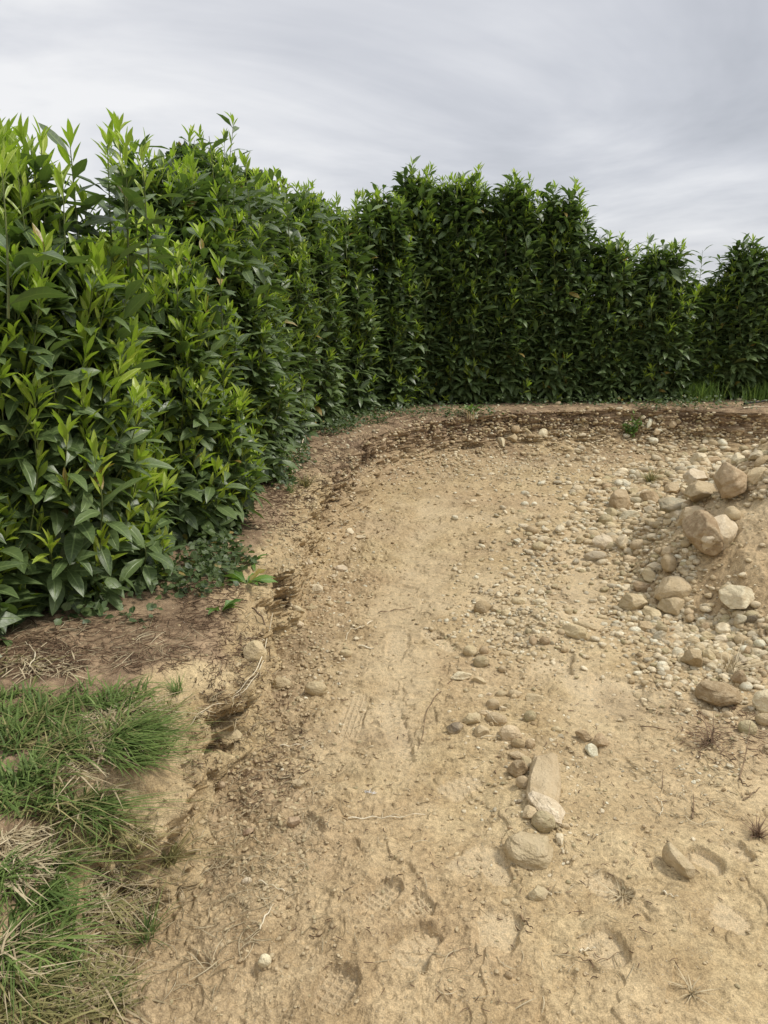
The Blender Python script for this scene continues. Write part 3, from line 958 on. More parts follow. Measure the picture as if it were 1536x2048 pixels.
# ------------------------------------------------------------------ trees beyond the hedge
def tree(px, py, y, r, label):
    x, _, z = wpt(px, py, y)
    root = empty('tree', (x, y, 0.4))
    tag(root, label, 'tree')
    qs = np.linspace(0, 1, 9)
    parts = [tubes(np.stack([x + .08 * np.sin(qs * 4), y + 0 * qs, .35 + qs * (z - r * .8)], -1)[None], (0.14 - .09 * qs)[None], np.array([.5]), 8)]
    cz = z - r
    cents = []
    for k in range(16):
        a = rng.uniform(0, 6.28); e = rng.uniform(-.5, 1.4)
        c = np.array([x + r * .72 * math.cos(a) * math.cos(e), y + r * .72 * math.sin(a) * math.cos(e), cz + r * .75 * math.sin(e)])
        cents.append(c)
        b = np.array([x, y, cz - r * .7])
        pth = b + (c - b) * qs[:, None] + np.array([0, 0, 0.1]) * np.sin(qs * 3.1)[:, None]
        parts.append(tubes(pth[None], (0.05 - .04 * qs)[None], np.array([.5]), 5))
    obj_from('trunk', parts, M_BARK, root, (x, y, .4))
    cents = np.array(cents)
    n = 5200
    k = rng.integers(0, len(cents), n)
    off = norm(rng.normal(size=(n, 3))) * (r * .36 * rng.random(n) ** .5)[:, None]
    O_ = cents[k] + off
    D_ = off / r + rng.normal(size=(n, 3)) * .5
    L_ = rng.uniform(.07, .13, n)
    obj_from('crown', [leaves(O_, D_, rng.normal(size=(n, 3)) + np.array([0, 0, .8]), L_, L_ * .6, np.full(n, .2), rng.uniform(0, .8, n), rng.random(n), S5, W5)], M_TREE, root, (x, y, .4))


tree(376, 300, 13.0, .50, 'dark small-leaved tree peeking over the hedge left of the long laurel leader')
tree(505, 350, 14.0, .45, 'dark tree just showing between the laurel tops right of the long leader')
tree(614, 398, 15.0, .50, 'small dark tree showing in the dip of the hedge')

# ------------------------------------------------------------------ stones
def ico(sub):
    import bmesh
    bm = bmesh.new()
    bmesh.ops.create_icosphere(bm, subdivisions=sub, radius=1)
    v = np.array([w.co[:] for w in bm.verts]); f = np.array([[w.index for w in k.verts] for k in bm.faces])
    bm.free()
    return v, f


ICO = {k: ico(k) for k in (2, 3, 5, 6)}


def rock_shape(sub, kind, seed):
    v, f = ICO[sub]
    g = np.random.default_rng(seed)
    p = v.copy()
    ncut, dlo, dhi = {'r': (5, .78, .95), 'a': (15, .50, .80), 'f': (9, .6, .85), 'w': (11, .50, .8), 'b': (8, .66, .92)}[kind]
    for _ in range(ncut):
        n = norm(g.normal(size=3)); d = g.uniform(dlo, dhi)
        e_ = np.maximum(0, p @ n - d)
        p = p - (e_ * 0.93)[:, None] * n
    if kind == 'w':
        p[:, :2] *= (1 - 0.42 * (p[:, 0:1] * 0.5 + 0.5))
        p[:, 2] *= 1 - 0.3 * (p[:, 0] * 0.5 + 0.5)
    sd = int(g.integers(0, 900))
    amp = {'r': .09, 'a': .14, 'f': .12, 'w': .09, 'b': .12}[kind]
    p = p * (1 + amp * fbm3(p + sd, 0.9, 2, .5, sd) + amp * .45 * fbm3(p + sd, 0.32, 3, .55, sd + 5))[:, None]
    if sub >= 5:
        p = p * (1 + 0.014 * fbm3(p + sd, 0.10, 3, .6, sd + 9))[:, None]
    return p / np.abs(p).max(0), f


TINTS = {'tan': (0.609, 0.496, 0.304), 'pale': (0.778, 0.677, 0.473), 'brown': (0.428, 0.321, 0.185), 'grey': (0.485, 0.428, 0.304), 'pink': (0.485, 0.355, 0.236),
         'olive': (0.473, 0.405, 0.236), 'white': (0.800, 0.756, 0.575), 'dark': (0.259, 0.213, 0.151), 'orange': (.53, .41, .245)}
NR = [0]


def stone(px, py, w, h, kind='r', tint='tan', label='', rot=0.0, sink=0.30, flat=0.62, name='stone', group=None, tilt=0.0, sub=None):
    NR[0] += 1
    loc, n, dist = hit(px, py + 0.22 * h)
    d = (loc - EYE).normalized()
    th_ = math.asin(-d.z)
    k = dist / F
    a = w * k / 2
    hh = h * k / 2
    c = min(hh * flat * 1.5, a * flat * 1.25)
    b2 = max(hh ** 2 - (c * math.cos(th_)) ** 2, (0.45 * hh) ** 2)
    b = min(math.sqrt(b2) / max(math.sin(th_), 0.2), a * (3.0 if h > 1.5 * w else 1.9))
    if sub is None:
        sub = 6 if w > 75 else 5 if w > 30 else 3
    p, f = rock_shape(sub, kind, 100 + NR[0])
    me = np_mesh(name, p * np.array([a, b, c]), tris=f)
    o = link(name, me, M_STONE)
    if kind in ('a', 'w') and sub < 5:
        me.polygons.foreach_set('use_smooth', np.zeros(len(me.polygons), dtype=bool))
    up = Vector((0, 0, 1)) * 0.45 + n * 0.55
    q = up.normalized().to_track_quat('Z', 'Y').to_matrix().to_4x4()
    yaw = math.atan2(-d.x, d.y)
    zr = Matrix.Rotation(yaw + R(rot) , 4, 'Z')
    t_ = Matrix.Rotation(R(tilt), 4, 'Y')
    base = Vector(up).normalized().rotation_difference(Vector((0, 0, 1))).inverted().to_matrix().to_4x4()
    o.matrix_world = Matrix.Translation(loc + up.normalized() * c * (1 - 2 * sink)) @ base @ zr @ t_
    tc_ = TINTS[tint]
    j = random.uniform(.9, 1.12)
    o.color = (tc_[0] * j, tc_[1] * j * random.uniform(.97, 1.03), tc_[2] * j, 1)
    tag(o, label, 'boulder' if name == 'boulder' else 'stone', group)
    return o


STONES = [
    # the row of stones in the middle foreground
    (1085, 1545, 66, 132, 'b', 'tan', 'long tapering boulder standing out at the middle of the central stone row', 0, .30, .62, 'boulder'),
    (1094, 1616, 88, 44, 'f', 'pale', 'flat pointed pale stone bridging a dark hollow below the tapering boulder', -30, .12, .5, 'boulder'),
    (1084, 1651, 44, 40, 'r', 'olive', 'lumpy mottled stone resting against the top of the big half-buried boulder', 0, .15, .8, 'stone'),
    (1062, 1692, 100, 72, 'b', 'tan', 'large smooth half-buried boulder at the lower end of the stone row', 0, .42, .62, 'boulder'),
    (1036, 1541, 46, 36, 'a', 'brown', 'diamond-shaped angular stone left of the tapering boulder', -20, .2, .7, 'stone'),
    (1046, 1567, 29, 25, 'r', 'tan', 'egg-shaped pebble tucked under the diamond-shaped stone', 0, .25, .8, 'stone'),
    (1054, 1522, 20, 36, 'a', 'tan', 'narrow stone wedged between the diamond-shaped stone and the tapering boulder', 10, .3, .8, 'stone'),
    (1036, 1508, 38, 22, 'a', 'tan', 'flattish stone above the diamond-shaped one', 0, .4, .6, 'stone'),
    (1036, 1487, 28, 19, 'r', 'brown', 'short sausage-shaped brown stone above the tapering boulder', 0, .3, .8, 'stone'),
    (1060, 1488, 20, 21, 'r', 'brown', 'small round stone touching the sausage-shaped one', 0, .3, .8, 'stone'),
    (1020, 1463, 44, 34, 'r', 'tan', 'dusty domed stone at the upper end of the stone row', 0, .45, .7, 'stone'),
    (1060, 1692 - 66, 34, 30, 'a', 'tan', 'dusty block propping up the flat pointed pale stone', 15, .35, .7, 'stone'),
    (992, 1438, 44, 28, 'r', 'tan', 'oval stone with a straw across it in the curved stone group', -10, .3, .7, 'stone'),
    (942, 1437, 40, 30, 'a', 'tan', 'blocky stone on the left arm of the curved stone group', 30, .3, .75, 'stone'),
    (911, 1457, 34, 22, 'a', 'dark', 'dark-flecked quartz stone at the left tip of the curved stone group', 25, .25, .7, 'stone'),
    (963, 1460, 30, 26, 'a', 'tan', 'dull wedge stone inside the bend of the curved stone group', -15, .35, .7, 'stone'),
    (972, 1426, 32, 14, 'r', 'tan', 'low stone at the top of the curved stone group', 10, .4, .7, 'stone'),
    (984, 1404, 30, 24, 'a', 'tan', 'rough lump above the curved stone group', 0, .4, .7, 'stone'),
    (1004, 1416, 20, 14, 'a', 'pale', 'small chipped stone beside the rough lump', 0, .3, .7, 'stone'),
    (1002, 1387, 22, 15, 'r', 'tan', 'left stone of the touching pair over the curved group', 0, .4, .7, 'stone'),
    (1028, 1387, 28, 18, 'r', 'tan', 'right stone of the touching pair over the curved group', 0, .4, .7, 'stone'),
    (1064, 1397, 48, 26, 'a', 'tan', 'caked block of stone half sunk right of the touching pair', 0, .45, .7, 'stone'),
    (1060, 1434, 25, 23, 'r', 'olive', 'round lumpy stone alone between the stone row and the caked block', 0, .25, .8, 'stone'),
    (1112, 1459, 20, 13, 'r', 'tan', 'small lone pebble left of the three-stone cluster', 0, .3, .7, 'stone'),
    (1166, 1472, 36, 22, 'a', 'brown', 'left stone of the three-stone cluster, flat-topped', -10, .25, .7, 'stone'),
    (1199, 1481, 32, 30, 'a', 'brown', 'right stone of the three-stone cluster, dull and blocky', -35, .35, .7, 'stone'),
    (1182, 1500, 28, 28, 'w', 'white', 'sharp whitish triangular stone of the three-stone cluster', 60, .2, .7, 'stone'),
    (1362, 1733, 86, 40, 'w', 'tan', 'loaf-shaped stone lying slanted beside a shallow print', -42, .3, .8, 'boulder'),
    (1080, 1786, 44, 33, 'a', 'tan', 'half-buried lump below the big half-buried boulder', 20, .45, .7, 'stone'),
    (1119, 1678, 17, 24, 'a', 'pale', 'upright chip right of the big half-buried boulder', 10, .25, .8, 'stone'),
    (1131, 1652, 16, 11, 'r', 'tan', 'small pebble below the tip of the flat pointed stone', 0, .3, .7, 'stone'),
    (1012, 1805, 16, 12, 'r', 'tan', 'small pale pebble left of the half-buried lump', 0, .3, .7, 'stone'),
    (1016, 1951, 14, 12, 'r', 'brown', 'tiny brown pebble near the bottom of the picture', 0, .2, .8, 'stone'),
    (528, 1922, 24, 22, 'r', 'pale', 'round pale pebble lying alone at the lower left', 0, .25, .8, 'stone'),
    (632, 1378, 46, 25, 'r', 'tan', 'smooth oval cobble right of its twin near the left bank', -10, .3, .8, 'stone'),
    (561, 1364, 42, 27, 'r', 'tan', 'smooth oval cobble close to the foot of the left bank', 10, .4, .7, 'stone'),
    (691, 1308, 25, 15, 'r', 'tan', 'smooth pebble at the end of the curved pale stalk', 0, .25, .8, 'stone'),
    (496, 1666, 22, 20, 'a', 'pink', 'pinkish square pebble on the crumbs below the grass bank', 0, .25, .8, 'stone'),
    (584, 1644, 34, 22, 'a', 'pink', 'brownish angular stone right of the pinkish pebble', 0, .3, .7, 'stone'),
    (599, 1568, 26, 24, 'a', 'tan', 'square stone among straw above the brownish angular stone', 0, .3, .7, 'stone'),
    (494, 1762, 20, 14, 'r', 'pale', 'flat pale pebble below the pinkish one', 0, .3, .6, 'stone'),
    (443, 1570, 16, 14, 'r', 'pink', 'small reddish pebble close under the grass overhang', 0, .3, .7, 'stone'),
    (363, 1790, 12, 18, 'r', 'tan', 'small tan pebble by the lower grass edge', 0, .3, .7, 'stone'),
    (452, 1466, 62, 40, 'a', 'tan', 'fallen clod of pale earth below the end of the bleached stalk', 20, .4, .7, 'stone'),
    # right edge
    (1432, 1393, 84, 58, 'b', 'brown', 'large smooth brown boulder lying below the root tangle', -28, .2, .62, 'boulder'),
    (1388, 1321, 42, 40, 'w', 'brown', 'triangular brown stone above the large smooth brown boulder', 50, .25, .9, 'boulder'),
    (1530, 1408, 44, 42, 'r', 'pale', 'pale yellow cobble cut by the right picture edge', 0, .2, .8, 'stone'),
    (1530, 1440, 34, 22, 'r', 'tan', 'stone just below the pale yellow cobble at the right edge', 0, .3, .8, 'stone'),
    (1495, 1458, 33, 32, 'r', 'olive', 'round greenish cobble behind the dry seed stalk', 0, .3, .8, 'stone'),
    (1457, 1430, 17, 13, 'r', 'tan', 'pebble at the lower right of the large smooth brown boulder', 0, .3, .7, 'stone'),
    (1415, 1428, 30, 14, 'r', 'tan', 'low dusty stone in the shadow of the large smooth brown boulder', -20, .4, .6, 'stone'),
    (1458, 1534, 15, 11, 'a', 'white', 'tiny whitish chip left of the dry seed stalk', 0, .2, .8, 'stone'),
    (1348, 1180, 70, 46, 'b', 'tan', 'domed yellow boulder with a notch at the foot of the spoil heap', 0, .3, .75, 'boulder'),
    (1345, 1216, 56, 34, 'a', 'tan', 'rough cracked boulder directly below the domed yellow one', 0, .25, .75, 'boulder'),
    (1262, 1208, 60, 36, 'a', 'tan', 'broad angular boulder at the left end of the spoil heap foot', 5, .3, .75, 'boulder'),
    (1302, 1226, 30, 44, 'a', 'tan', 'angular stone wedged between the broad and the cracked boulder', 20, .3, .75, 'stone'),
    (1287, 1255, 34, 24, 'a', 'orange', 'tan chip-sided stone below the wedged angular stone', 0, .3, .75, 'stone'),
    (1283, 1178, 34, 28, 'a', 'brown', 'dark brown stone touching the left of the domed yellow boulder', 10, .25, .8, 'stone'),
    (1342, 1130, 29, 29, 'r', 'brown', 'round brown cobble standing up behind the domed boulder', 0, .2, .95, 'stone'),
    (1303, 1152, 27, 28, 'a', 'tan', 'light block between the round brown cobble and the dark stone', 0, .25, .9, 'stone'),
    (1310, 1133, 38, 17, 'f', 'pale', 'flat pale stone left of the round brown cobble', 0, .2, .6, 'stone'),
    (1316, 1273, 28, 22, 'a', 'grey', 'greyish rough stone right of the chip-sided one', 0, .3, .8, 'stone'),
    (1412, 1062, 62, 88, 'b', 'brown', 'left half of the tallest boulder pair on the spoil heap, tinted brown as shaded side', 20, .22, .9, 'boulder'),  # shade on the side away from the sun is put into the tint
    (1440, 1060, 56, 84, 'b', 'pale', 'right half of the tallest boulder pair on the spoil heap, tinted pale as lit side', -20, .3, .8, 'boulder'),  # light on the side facing the sun is put into the tint
    (1466, 970, 60, 50, 'a', 'orange', 'big triangular ochre boulder at the top of the spoil heap', 10, .2, .95, 'boulder'),
    (1394, 962, 46, 34, 'a', 'pale', 'pitted pale boulder behind the split layered one', 0, .25, .9, 'boulder'),
    (1404, 992, 70, 38, 'a', 'tan', 'split layered boulder with a dark hollow under its edge', 0, .15, .8, 'boulder'),
    (1350, 1012, 72, 24, 'a', 'grey', 'long low ledge-like stone left of the split layered boulder', 0, .3, .8, 'boulder'),
    (1384, 1036, 62, 34, 'a', 'tan', 'slab leaning against the tallest boulder pair', 25, .25, .8, 'boulder'),
    (1238, 1010, 40, 34, 'r', 'orange', 'ball-shaped orange-brown cobble at the left of the far stones', 0, .2, .95, 'stone'),
    (1347, 979, 36, 26, 'w', 'tan', 'two-toned wedge stone left of the pitted pale boulder', 0, .25, .9, 'stone'),
    (1260, 1034, 38, 18, 'a', 'grey', 'sharp-edged dark-sided stone below the ball-shaped cobble', 0, .3, .8, 'stone'),
    (1466, 1028, 28, 22, 'r', 'tan', 'cobble lodged right of the tallest boulder pair', 20, .3, .8, 'stone'),
    (1206, 1090, 44, 30, 'a', 'pale', 'pale block in the middle of the mid-distance stone line', 0, .3, .85, 'stone'),
    (1232, 1083, 40, 22, 'r', 'tan', 'long rounded stone right of the pale block', 0, .35, .8, 'stone'),
    (1190, 1113, 46, 18, 'r', 'grey', 'long low grey stone below the pale block', 15, .3, .8, 'stone'),
    (1160, 1080, 20, 20, 'a', 'tan', 'small pointed stone at the left of the pale block', 0, .25, .9, 'stone'),
    (1277, 1090, 30, 18, 'r', 'tan', 'oval stone at the right end of the mid-distance stone line', 0, .3, .8, 'stone'),
    (1262, 1121, 34, 20, 'a', 'tan', 'humped stone below the right end of the mid-distance stone line', 0, .35, .8, 'stone'),
    (1078, 1093, 28, 18, 'r', 'tan', 'lone oval cobble left of the mid-distance stone line', 0, .3, .8, 'stone'),
    (1064, 1061, 26, 17, 'r', 'brown', 'brownish cobble above the lone oval one', 0, .3, .8, 'stone'),
    (1048, 1053, 20, 10, 'r', 'pale', 'low pale pebble beside the brownish cobble', 0, .3, .8, 'stone'),
    (1079, 1050, 15, 10, 'r', 'tan', 'little pebble above right of the brownish cobble', 0, .3, .8, 'stone'),
    (965, 1218, 35, 25, 'r', 'brown', 'rounded cobble with a dark left side in the middle of the pit', 0, .3, .85, 'stone'),
    (990, 1218, 22, 14, 'a', 'tan', 'rough stone right of the dark-sided cobble', 0, .35, .8, 'stone'),
    (1035, 1204, 30, 14, 'r', 'tan', 'oval stone at the left of the stony hump', 0, .3, .8, 'stone'),
    (1078, 1203, 26, 10, 'r', 'pale', 'thin pale oval stone at the top of the stony hump', 0, .3, .8, 'stone'),
    (1150, 1265, 56, 26, 'r', 'tan', 'long cobble poking out of the right end of the stony hump', -25, .3, .8, 'stone'),
    (1168, 1251, 50, 12, 'r', 'tan', 'slim stone lying behind the long poking cobble', -8, .3, .8, 'stone'),
    (1066, 1278, 16, 24, 'r', 'brown', 'upright narrow pebble in the dark crumbs of the stony hump', 0, .3, .8, 'stone'),
    (1090, 1283, 23, 15, 'r', 'brown', 'oval brown pebble right of the upright narrow one', -20, .3, .8, 'stone'),
    (1020, 1246, 20, 13, 'r', 'pale', 'pale pebble with a dark striped neighbour on the stony hump', 0, .3, .8, 'stone'),
    (1012, 1308, 24, 14, 'r', 'tan', 'dull oval pebble at the lower left of the stony hump', 0, .35, .8, 'stone'),
    (940, 1304, 28, 19, 'r', 'tan', 'left oval of the pebble trio left of the stony hump', 0, .25, .85, 'stone'),
    (969, 1303, 21, 16, 'r', 'brown', 'right round one of the pebble trio left of the stony hump', 0, .25, .85, 'stone'),
    (962, 1325, 31, 22, 'r', 'olive', 'lowest and largest of the pebble trio left of the stony hump', 0, .3, .85, 'stone'),
    (1004, 1339, 16, 12, 'r', 'tan', 'small round pebble right below the pebble trio', 0, .25, .85, 'stone'),
    (921, 1352, 46, 20, 'a', 'pale', 'slab-like pale stone where a thin dark stalk ends', 12, .25, .7, 'stone'),
    (958, 1361, 32, 15, 'a', 'tan', 'angular stone right of the slab-like pale stone', -10, .3, .7, 'stone'),
    (1480, 1194, 66, 48, 'a', 'pale', 'large pale ridged boulder on the flank of the spoil heap', 25, .25, .7, 'boulder'),
    (1452, 1180, 22, 20, 'r', 'tan', 'round cobble left of the pale ridged boulder', 0, .35, .8, 'stone'),
    (1416, 1274, 40, 15, 'f', 'tan', 'flat oval disc-like stone on the loose stones right of the boulders', 0, .2, .7, 'stone'),
    (1386, 1284, 24, 18, 'r', 'tan', 'cobble left of the flat disc-like stone', 0, .3, .8, 'stone'),
    (1482, 1283, 28, 20, 'r', 'orange', 'rusty orange cobble near the right edge', 20, .25, .8, 'stone'),
    (1519, 1289, 20, 15, 'r', 'white', 'whitish round pebble right of the rusty orange cobble', 0, .25, .8, 'stone'),
    (1447, 1318, 30, 19, 'r', 'tan', 'oval cobble right of the triangular brown stone', 20, .25, .85, 'stone'),
    (1417, 1314, 26, 22, 'a', 'tan', 'angular stone leaning on the triangular brown stone', -20, .25, .85, 'stone'),
    (1477, 1324, 26, 22, 'a', 'grey', 'rough grey stone right of the oval cobble', 0, .25, .85, 'stone'),
    (1476, 1361, 27, 27, 'a', 'brown', 'upright blunt stone right of the root tangle', 0, .2, .95, 'stone'),
    (1478, 1242, 28, 24, 'a', 'grey', 'grey rough stone below the pale ridged boulder', 0, .25, .85, 'stone'),
    (1503, 1240, 22, 16, 'a', 'dark', 'dark stone right of the grey rough one', 0, .25, .85, 'stone'),
    # left floor and banks
    (510, 1300, 46, 44, 'b', 'tan', 'pale boulder embedded in the face of the left bank', 0, .45, .9, 'boulder'),
    (631, 1180, 31, 19, 'r', 'pale', 'pale oval stone on the floor below the left bank', -10, .25, .8, 'stone'),
    (684, 1136, 34, 18, 'a', 'pale', 'pale slanted slab below the undercut of the left bank', -25, .3, .6, 'stone'),
    (660, 1209, 15, 13, 'r', 'tan', 'small cobble in the pebble patch below the left bank', 0, .25, .8, 'stone'),
    (592, 1217, 19, 11, 'r', 'pale', 'pale pebble nearest the left bank in the pebble patch', 0, .25, .8, 'stone'),
    (622, 1216, 30, 10, 'r', 'tan', 'flattened pebble in the middle of the pebble patch', 0, .3, .7, 'stone'),
    (597, 1248, 20, 12, 'r', 'pale', 'lighter pebble just below the pebble patch', 0, .3, .7, 'stone'),
    (618, 1126, 15, 12, 'r', 'pale', 'small pale stone under the bulge of the left bank', 0, .3, .8, 'stone'),
    (698, 1062, 24, 12, 'a', 'pale', 'light stone in the crumbs below the root covered corner', 0, .3, .7, 'stone'),
    (722, 1075, 26, 10, 'a', 'pale', 'flat light stone next to the crumbs below the corner', 0, .3, .7, 'stone'),
    (1003, 882, 17, 15, 'a', 'pale', 'square pale stone set in the back bank', 10, .5, .95, 'stone'),
    (1024, 874, 22, 14, 'a', 'tan', 'stone set in the back bank just right of the square pale one', 0, .4, .95, 'stone'),
    (1055, 864, 18, 12, 'a', 'tan', 'rounded stone set in the back bank, middle of three', 20, .5, .95, 'stone'),
    (1085, 866, 19, 12, 'r', 'pale', 'bright rounded stone set in the back bank, right of three', -15, .5, .95, 'stone'),
    (1030, 857, 20, 12, 'r', 'brown', 'brown stone set high in the back bank', 0, .4, .95, 'stone'),
    (1347, 846, 16, 9, 'a', 'tan', 'cobble set in the back bank right of the bushy weed', 0, .5, .95, 'stone'),
    (1314, 862, 12, 12, 'a', 'tan', 'small pale wedge set low in the back bank', 0, .3, .95, 'stone'),
    (1298, 845, 9, 14, 'a', 'white', 'whitish upright chip in the back bank near the bushy weed', 0, .3, .95, 'stone'),
    (1288, 854, 11, 6, 'a', 'white', 'tiny white chip left of the whitish upright chip', 0, .3, .95, 'stone'),
    (1401, 922, 36, 20, 'a', 'pale', 'pale stone at the far top of the spoil heap stones', 15, .25, .9, 'stone'),
    (1439, 940, 30, 16, 'f', 'pale', 'slanting pale flake behind the big triangular boulder', 20, .25, .7, 'stone'),
    (1480, 920, 30, 16, 'a', 'pale', 'pale block on the far stones above the triangular boulder', 0, .25, .9, 'stone'),
    (1520, 914, 34, 16, 'a', 'pale', 'pale greyish block at the far right edge', 10, .25, .9, 'stone'),
    (1368, 948, 44, 8, 'f', 'pale', 'thin flat pale slab behind the pitted boulder', 0, .3, .9, 'stone'),
    (1516, 955, 46, 20, 'a', 'tan', 'long sloping stone at the right edge over the spoil heap', 18, .3, .9, 'stone'),
]
for (px, py, w, h, kd, ti, lb, ro, sk, fl, nm) in STONES:
    stone(px, py, w, h, kd, ti, lb, ro, sk, fl, nm)

# loose stones in patches: centre px, spread px, count, size range px
PATCH = [
    (1290, 1000, 95, 45, 26, 14, 34, 'loose stones among the far boulders'),
    (1460, 935, 75, 22, 22, 14, 34, 'rubble on top of the spoil heap'),
    (1270, 1090, 110, 40, 24, 13, 30, 'small stones of the mid-distance line'),
    (1320, 1240, 70, 45, 18, 12, 26, 'small stones between the boulders'),
    (1440, 1290, 90, 45, 32, 13, 30, 'loose stones below the ridged boulder'),
    (1090, 1255, 80, 45, 16, 11, 22, 'little stones of the stony hump'),
    (1000, 1430, 70, 50, 9, 10, 20, 'little stones by the curved group'),
    (1070, 1590, 60, 80, 9, 9, 16, 'little pebbles by the stone row'),
    (650, 1160, 60, 70, 9, 9, 20, 'pebbles below the left bank')]
ANCH = [(1085, 1545, 'the long tapering boulder'), (1062, 1692, 'the big half-buried boulder'), (1094, 1616, 'the flat pointed pale stone'), (1036, 1541, 'the diamond-shaped stone'),
        (1020, 1463, 'the dusty domed stone'), (942, 1437, 'the curved stone group'), (1064, 1397, 'the caked block'), (1060, 1434, 'the round lumpy stone'), (984, 1404, 'the rough lump'),
        (1432, 1393, 'the smooth brown boulder'), (1388, 1321, 'the triangular brown stone'), (1530, 1408, 'the pale yellow edge cobble'), (1348, 1180, 'the domed yellow boulder'),
        (1345, 1216, 'the rough cracked boulder'), (1262, 1208, 'the broad angular boulder'), (1287, 1255, 'the chip-sided stone'), (1316, 1273, 'the greyish rough stone'), (1283, 1178, 'the dark brown stone'),
        (1342, 1130, 'the round brown cobble'), (1303, 1152, 'the light block'), (1440, 1058, 'the tallest boulder pair'), (1466, 970, 'the triangular ochre boulder'), (1394, 962, 'the pitted pale boulder'),
        (1404, 992, 'the split layered boulder'), (1350, 1012, 'the ledge-like stone'), (1238, 1010, 'the ball-shaped cobble'), (1347, 979, 'the two-toned wedge stone'), (1260, 1034, 'the dark-sided sharp stone'),
        (1206, 1090, 'the pale mid-distance block'), (1277, 1090, 'the right end of the stone line'), (1190, 1113, 'the long low grey stone'), (1160, 1080, 'the small pointed stone'),
        (1480, 1194, 'the pale ridged boulder'), (1416, 1274, 'the flat disc-like stone'), (1482, 1283, 'the rusty orange cobble'), (1447, 1318, 'the oval cobble'), (1476, 1361, 'the upright blunt stone'),
        (1478, 1242, 'the grey rough stone'), (1150, 1265, 'the long poking cobble'), (1035, 1204, 'the oval stone on the hump'), (1066, 1278, 'the upright narrow pebble'), (1020, 1246, 'the striped pebble'),
        (1401, 922, 'the farthest pale heap stone'), (1480, 920, 'the pale far block'), (1520, 914, 'the greyish far block'), (1439, 940, 'the slanting pale flake'), (1368, 948, 'the thin pale slab'),
        (631, 1180, 'the pale oval stone'), (684, 1136, 'the pale slanted slab'), (622, 1216, 'the pebble patch'), (1516, 955, 'the long sloping edge stone')]
KW = {'r': ['rounded', 'oval', 'smooth'], 'a': ['angular', 'blocky', 'rough'], 'f': ['flat', 'thin', 'flaky']}
TW = {'tan': ['tan', 'sandy'], 'pale': ['pale', 'cream'], 'brown': ['brown'], 'grey': ['grey'], 'olive': ['olive'], 'orange': ['ochre']}
used = set()
for (cx, cy, sx, sy, n, s0, s1, gp) in PATCH:
    for i in range(n):
        px = min(1530, cx + sx * random.uniform(-1, 1)); py = cy + sy * random.uniform(-1, 1)
        w = s0 + (s1 - s0) * random.random() ** 1.8
        kd = random.choice('rrraaf'); ti = random.choice(['tan', 'tan', 'pale', 'pale', 'brown', 'grey', 'olive', 'orange'])
        near_a = sorted(ANCH, key=lambda q: (q[0] - px) ** 2 + (1.6 * (q[1] - py)) ** 2)[:3]
        cand = []
        for q in near_a:
            ddx, ddy = px - q[0], py - q[1]
            dr = ('right of' if ddx > 0 else 'left of') if abs(ddx) > 1.2 * abs(ddy) else ('below' if ddy > 0 else 'above')
            for kw in KW[kd]:
                for tw in TW[ti]:
                    for sz in (('tiny', 'little') if w < 14 else ('small', 'smallish') if w < 21 else ('middling', 'fist-sized')):
                        cand.append('%s %s %s stone %s %s' % (sz, kw, tw, dr, q[2]))
        lb = next((c for c in cand if c not in used), cand[0])
        used.add(lb)
        stone(px, py, w, w * random.uniform(.45, .8), kd, ti, lb, random.uniform(-60, 60), random.uniform(.2, .42), .8, 'stone', gp, sub=3 if w < 26 else 5)


# gravel: everything too small and too many to count
def scatter(name, zones, label, mat, tints, sub=2):
    var = [rock_shape(sub, k, 900 + i) for i, k in enumerate('rrraaafa')]
    V, T, A = [], [], []
    o = 0
    for (cx, cy, sx, sy, n, s0, s1) in zones:
        for _ in range(n):
            px = cx + sx * max(-1.5, min(1.5, random.gauss(0, .62))); py = cy + sy * max(-1.5, min(1.5, random.gauss(0, .62)))
            if not (-60 < px < 1600 and py < 2100):
                continue
            if px > 1395 + (py - 1120) * -.1 and 1000 < py < 1230 and random.random() < .88:
                continue
            loc, nr, dist = hit(px, py)
            if 690 < px < 1290 and random.random() < .6 * float(lane_mask(np.array([loc.x]), np.array([loc.y]))[0]):
                continue
            if dist > 14:
                continue
            s = (s0 + (s1 - s0) * random.random() ** 2.6) * dist / F / 2
            p, f = var[random.randrange(8)]
            a = random.uniform(0, 6.28)
            sc_ = np.array([s * random.uniform(.8, 1.4), s * random.uniform(.7, 1.1), s * random.uniform(.45, .85)])
            q = p * sc_
            tl = random.uniform(-.5, .5)
            q = q @ np.array([[1, 0, 0], [0, math.cos(tl), -math.sin(tl)], [0, math.sin(tl), math.cos(tl)]])
            q = q @ np.array([[math.cos(a), -math.sin(a), 0], [math.sin(a), math.cos(a), 0], [0, 0, 1]])
            q = q + np.array([loc.x, loc.y, loc.z]) + np.array([nr.x, nr.y, nr.z]) * sc_[2] * random.uniform(.0, .5)
            V.append(q); T.append(f + o); o += len(q)
            tt = np.array(TINTS[random.choice(tints)]) * random.uniform(.82, 1.12)
            A.append(np.tile(np.array([*tt, 1.0]), (len(q), 1)))
    me = np_mesh(name, np.vstack(V), tris=np.vstack(T), attr={'tint': np.vstack(A)})
    ob = link(name, me, mat)
    tag(ob, label, None, None, 'stuff')
    return ob


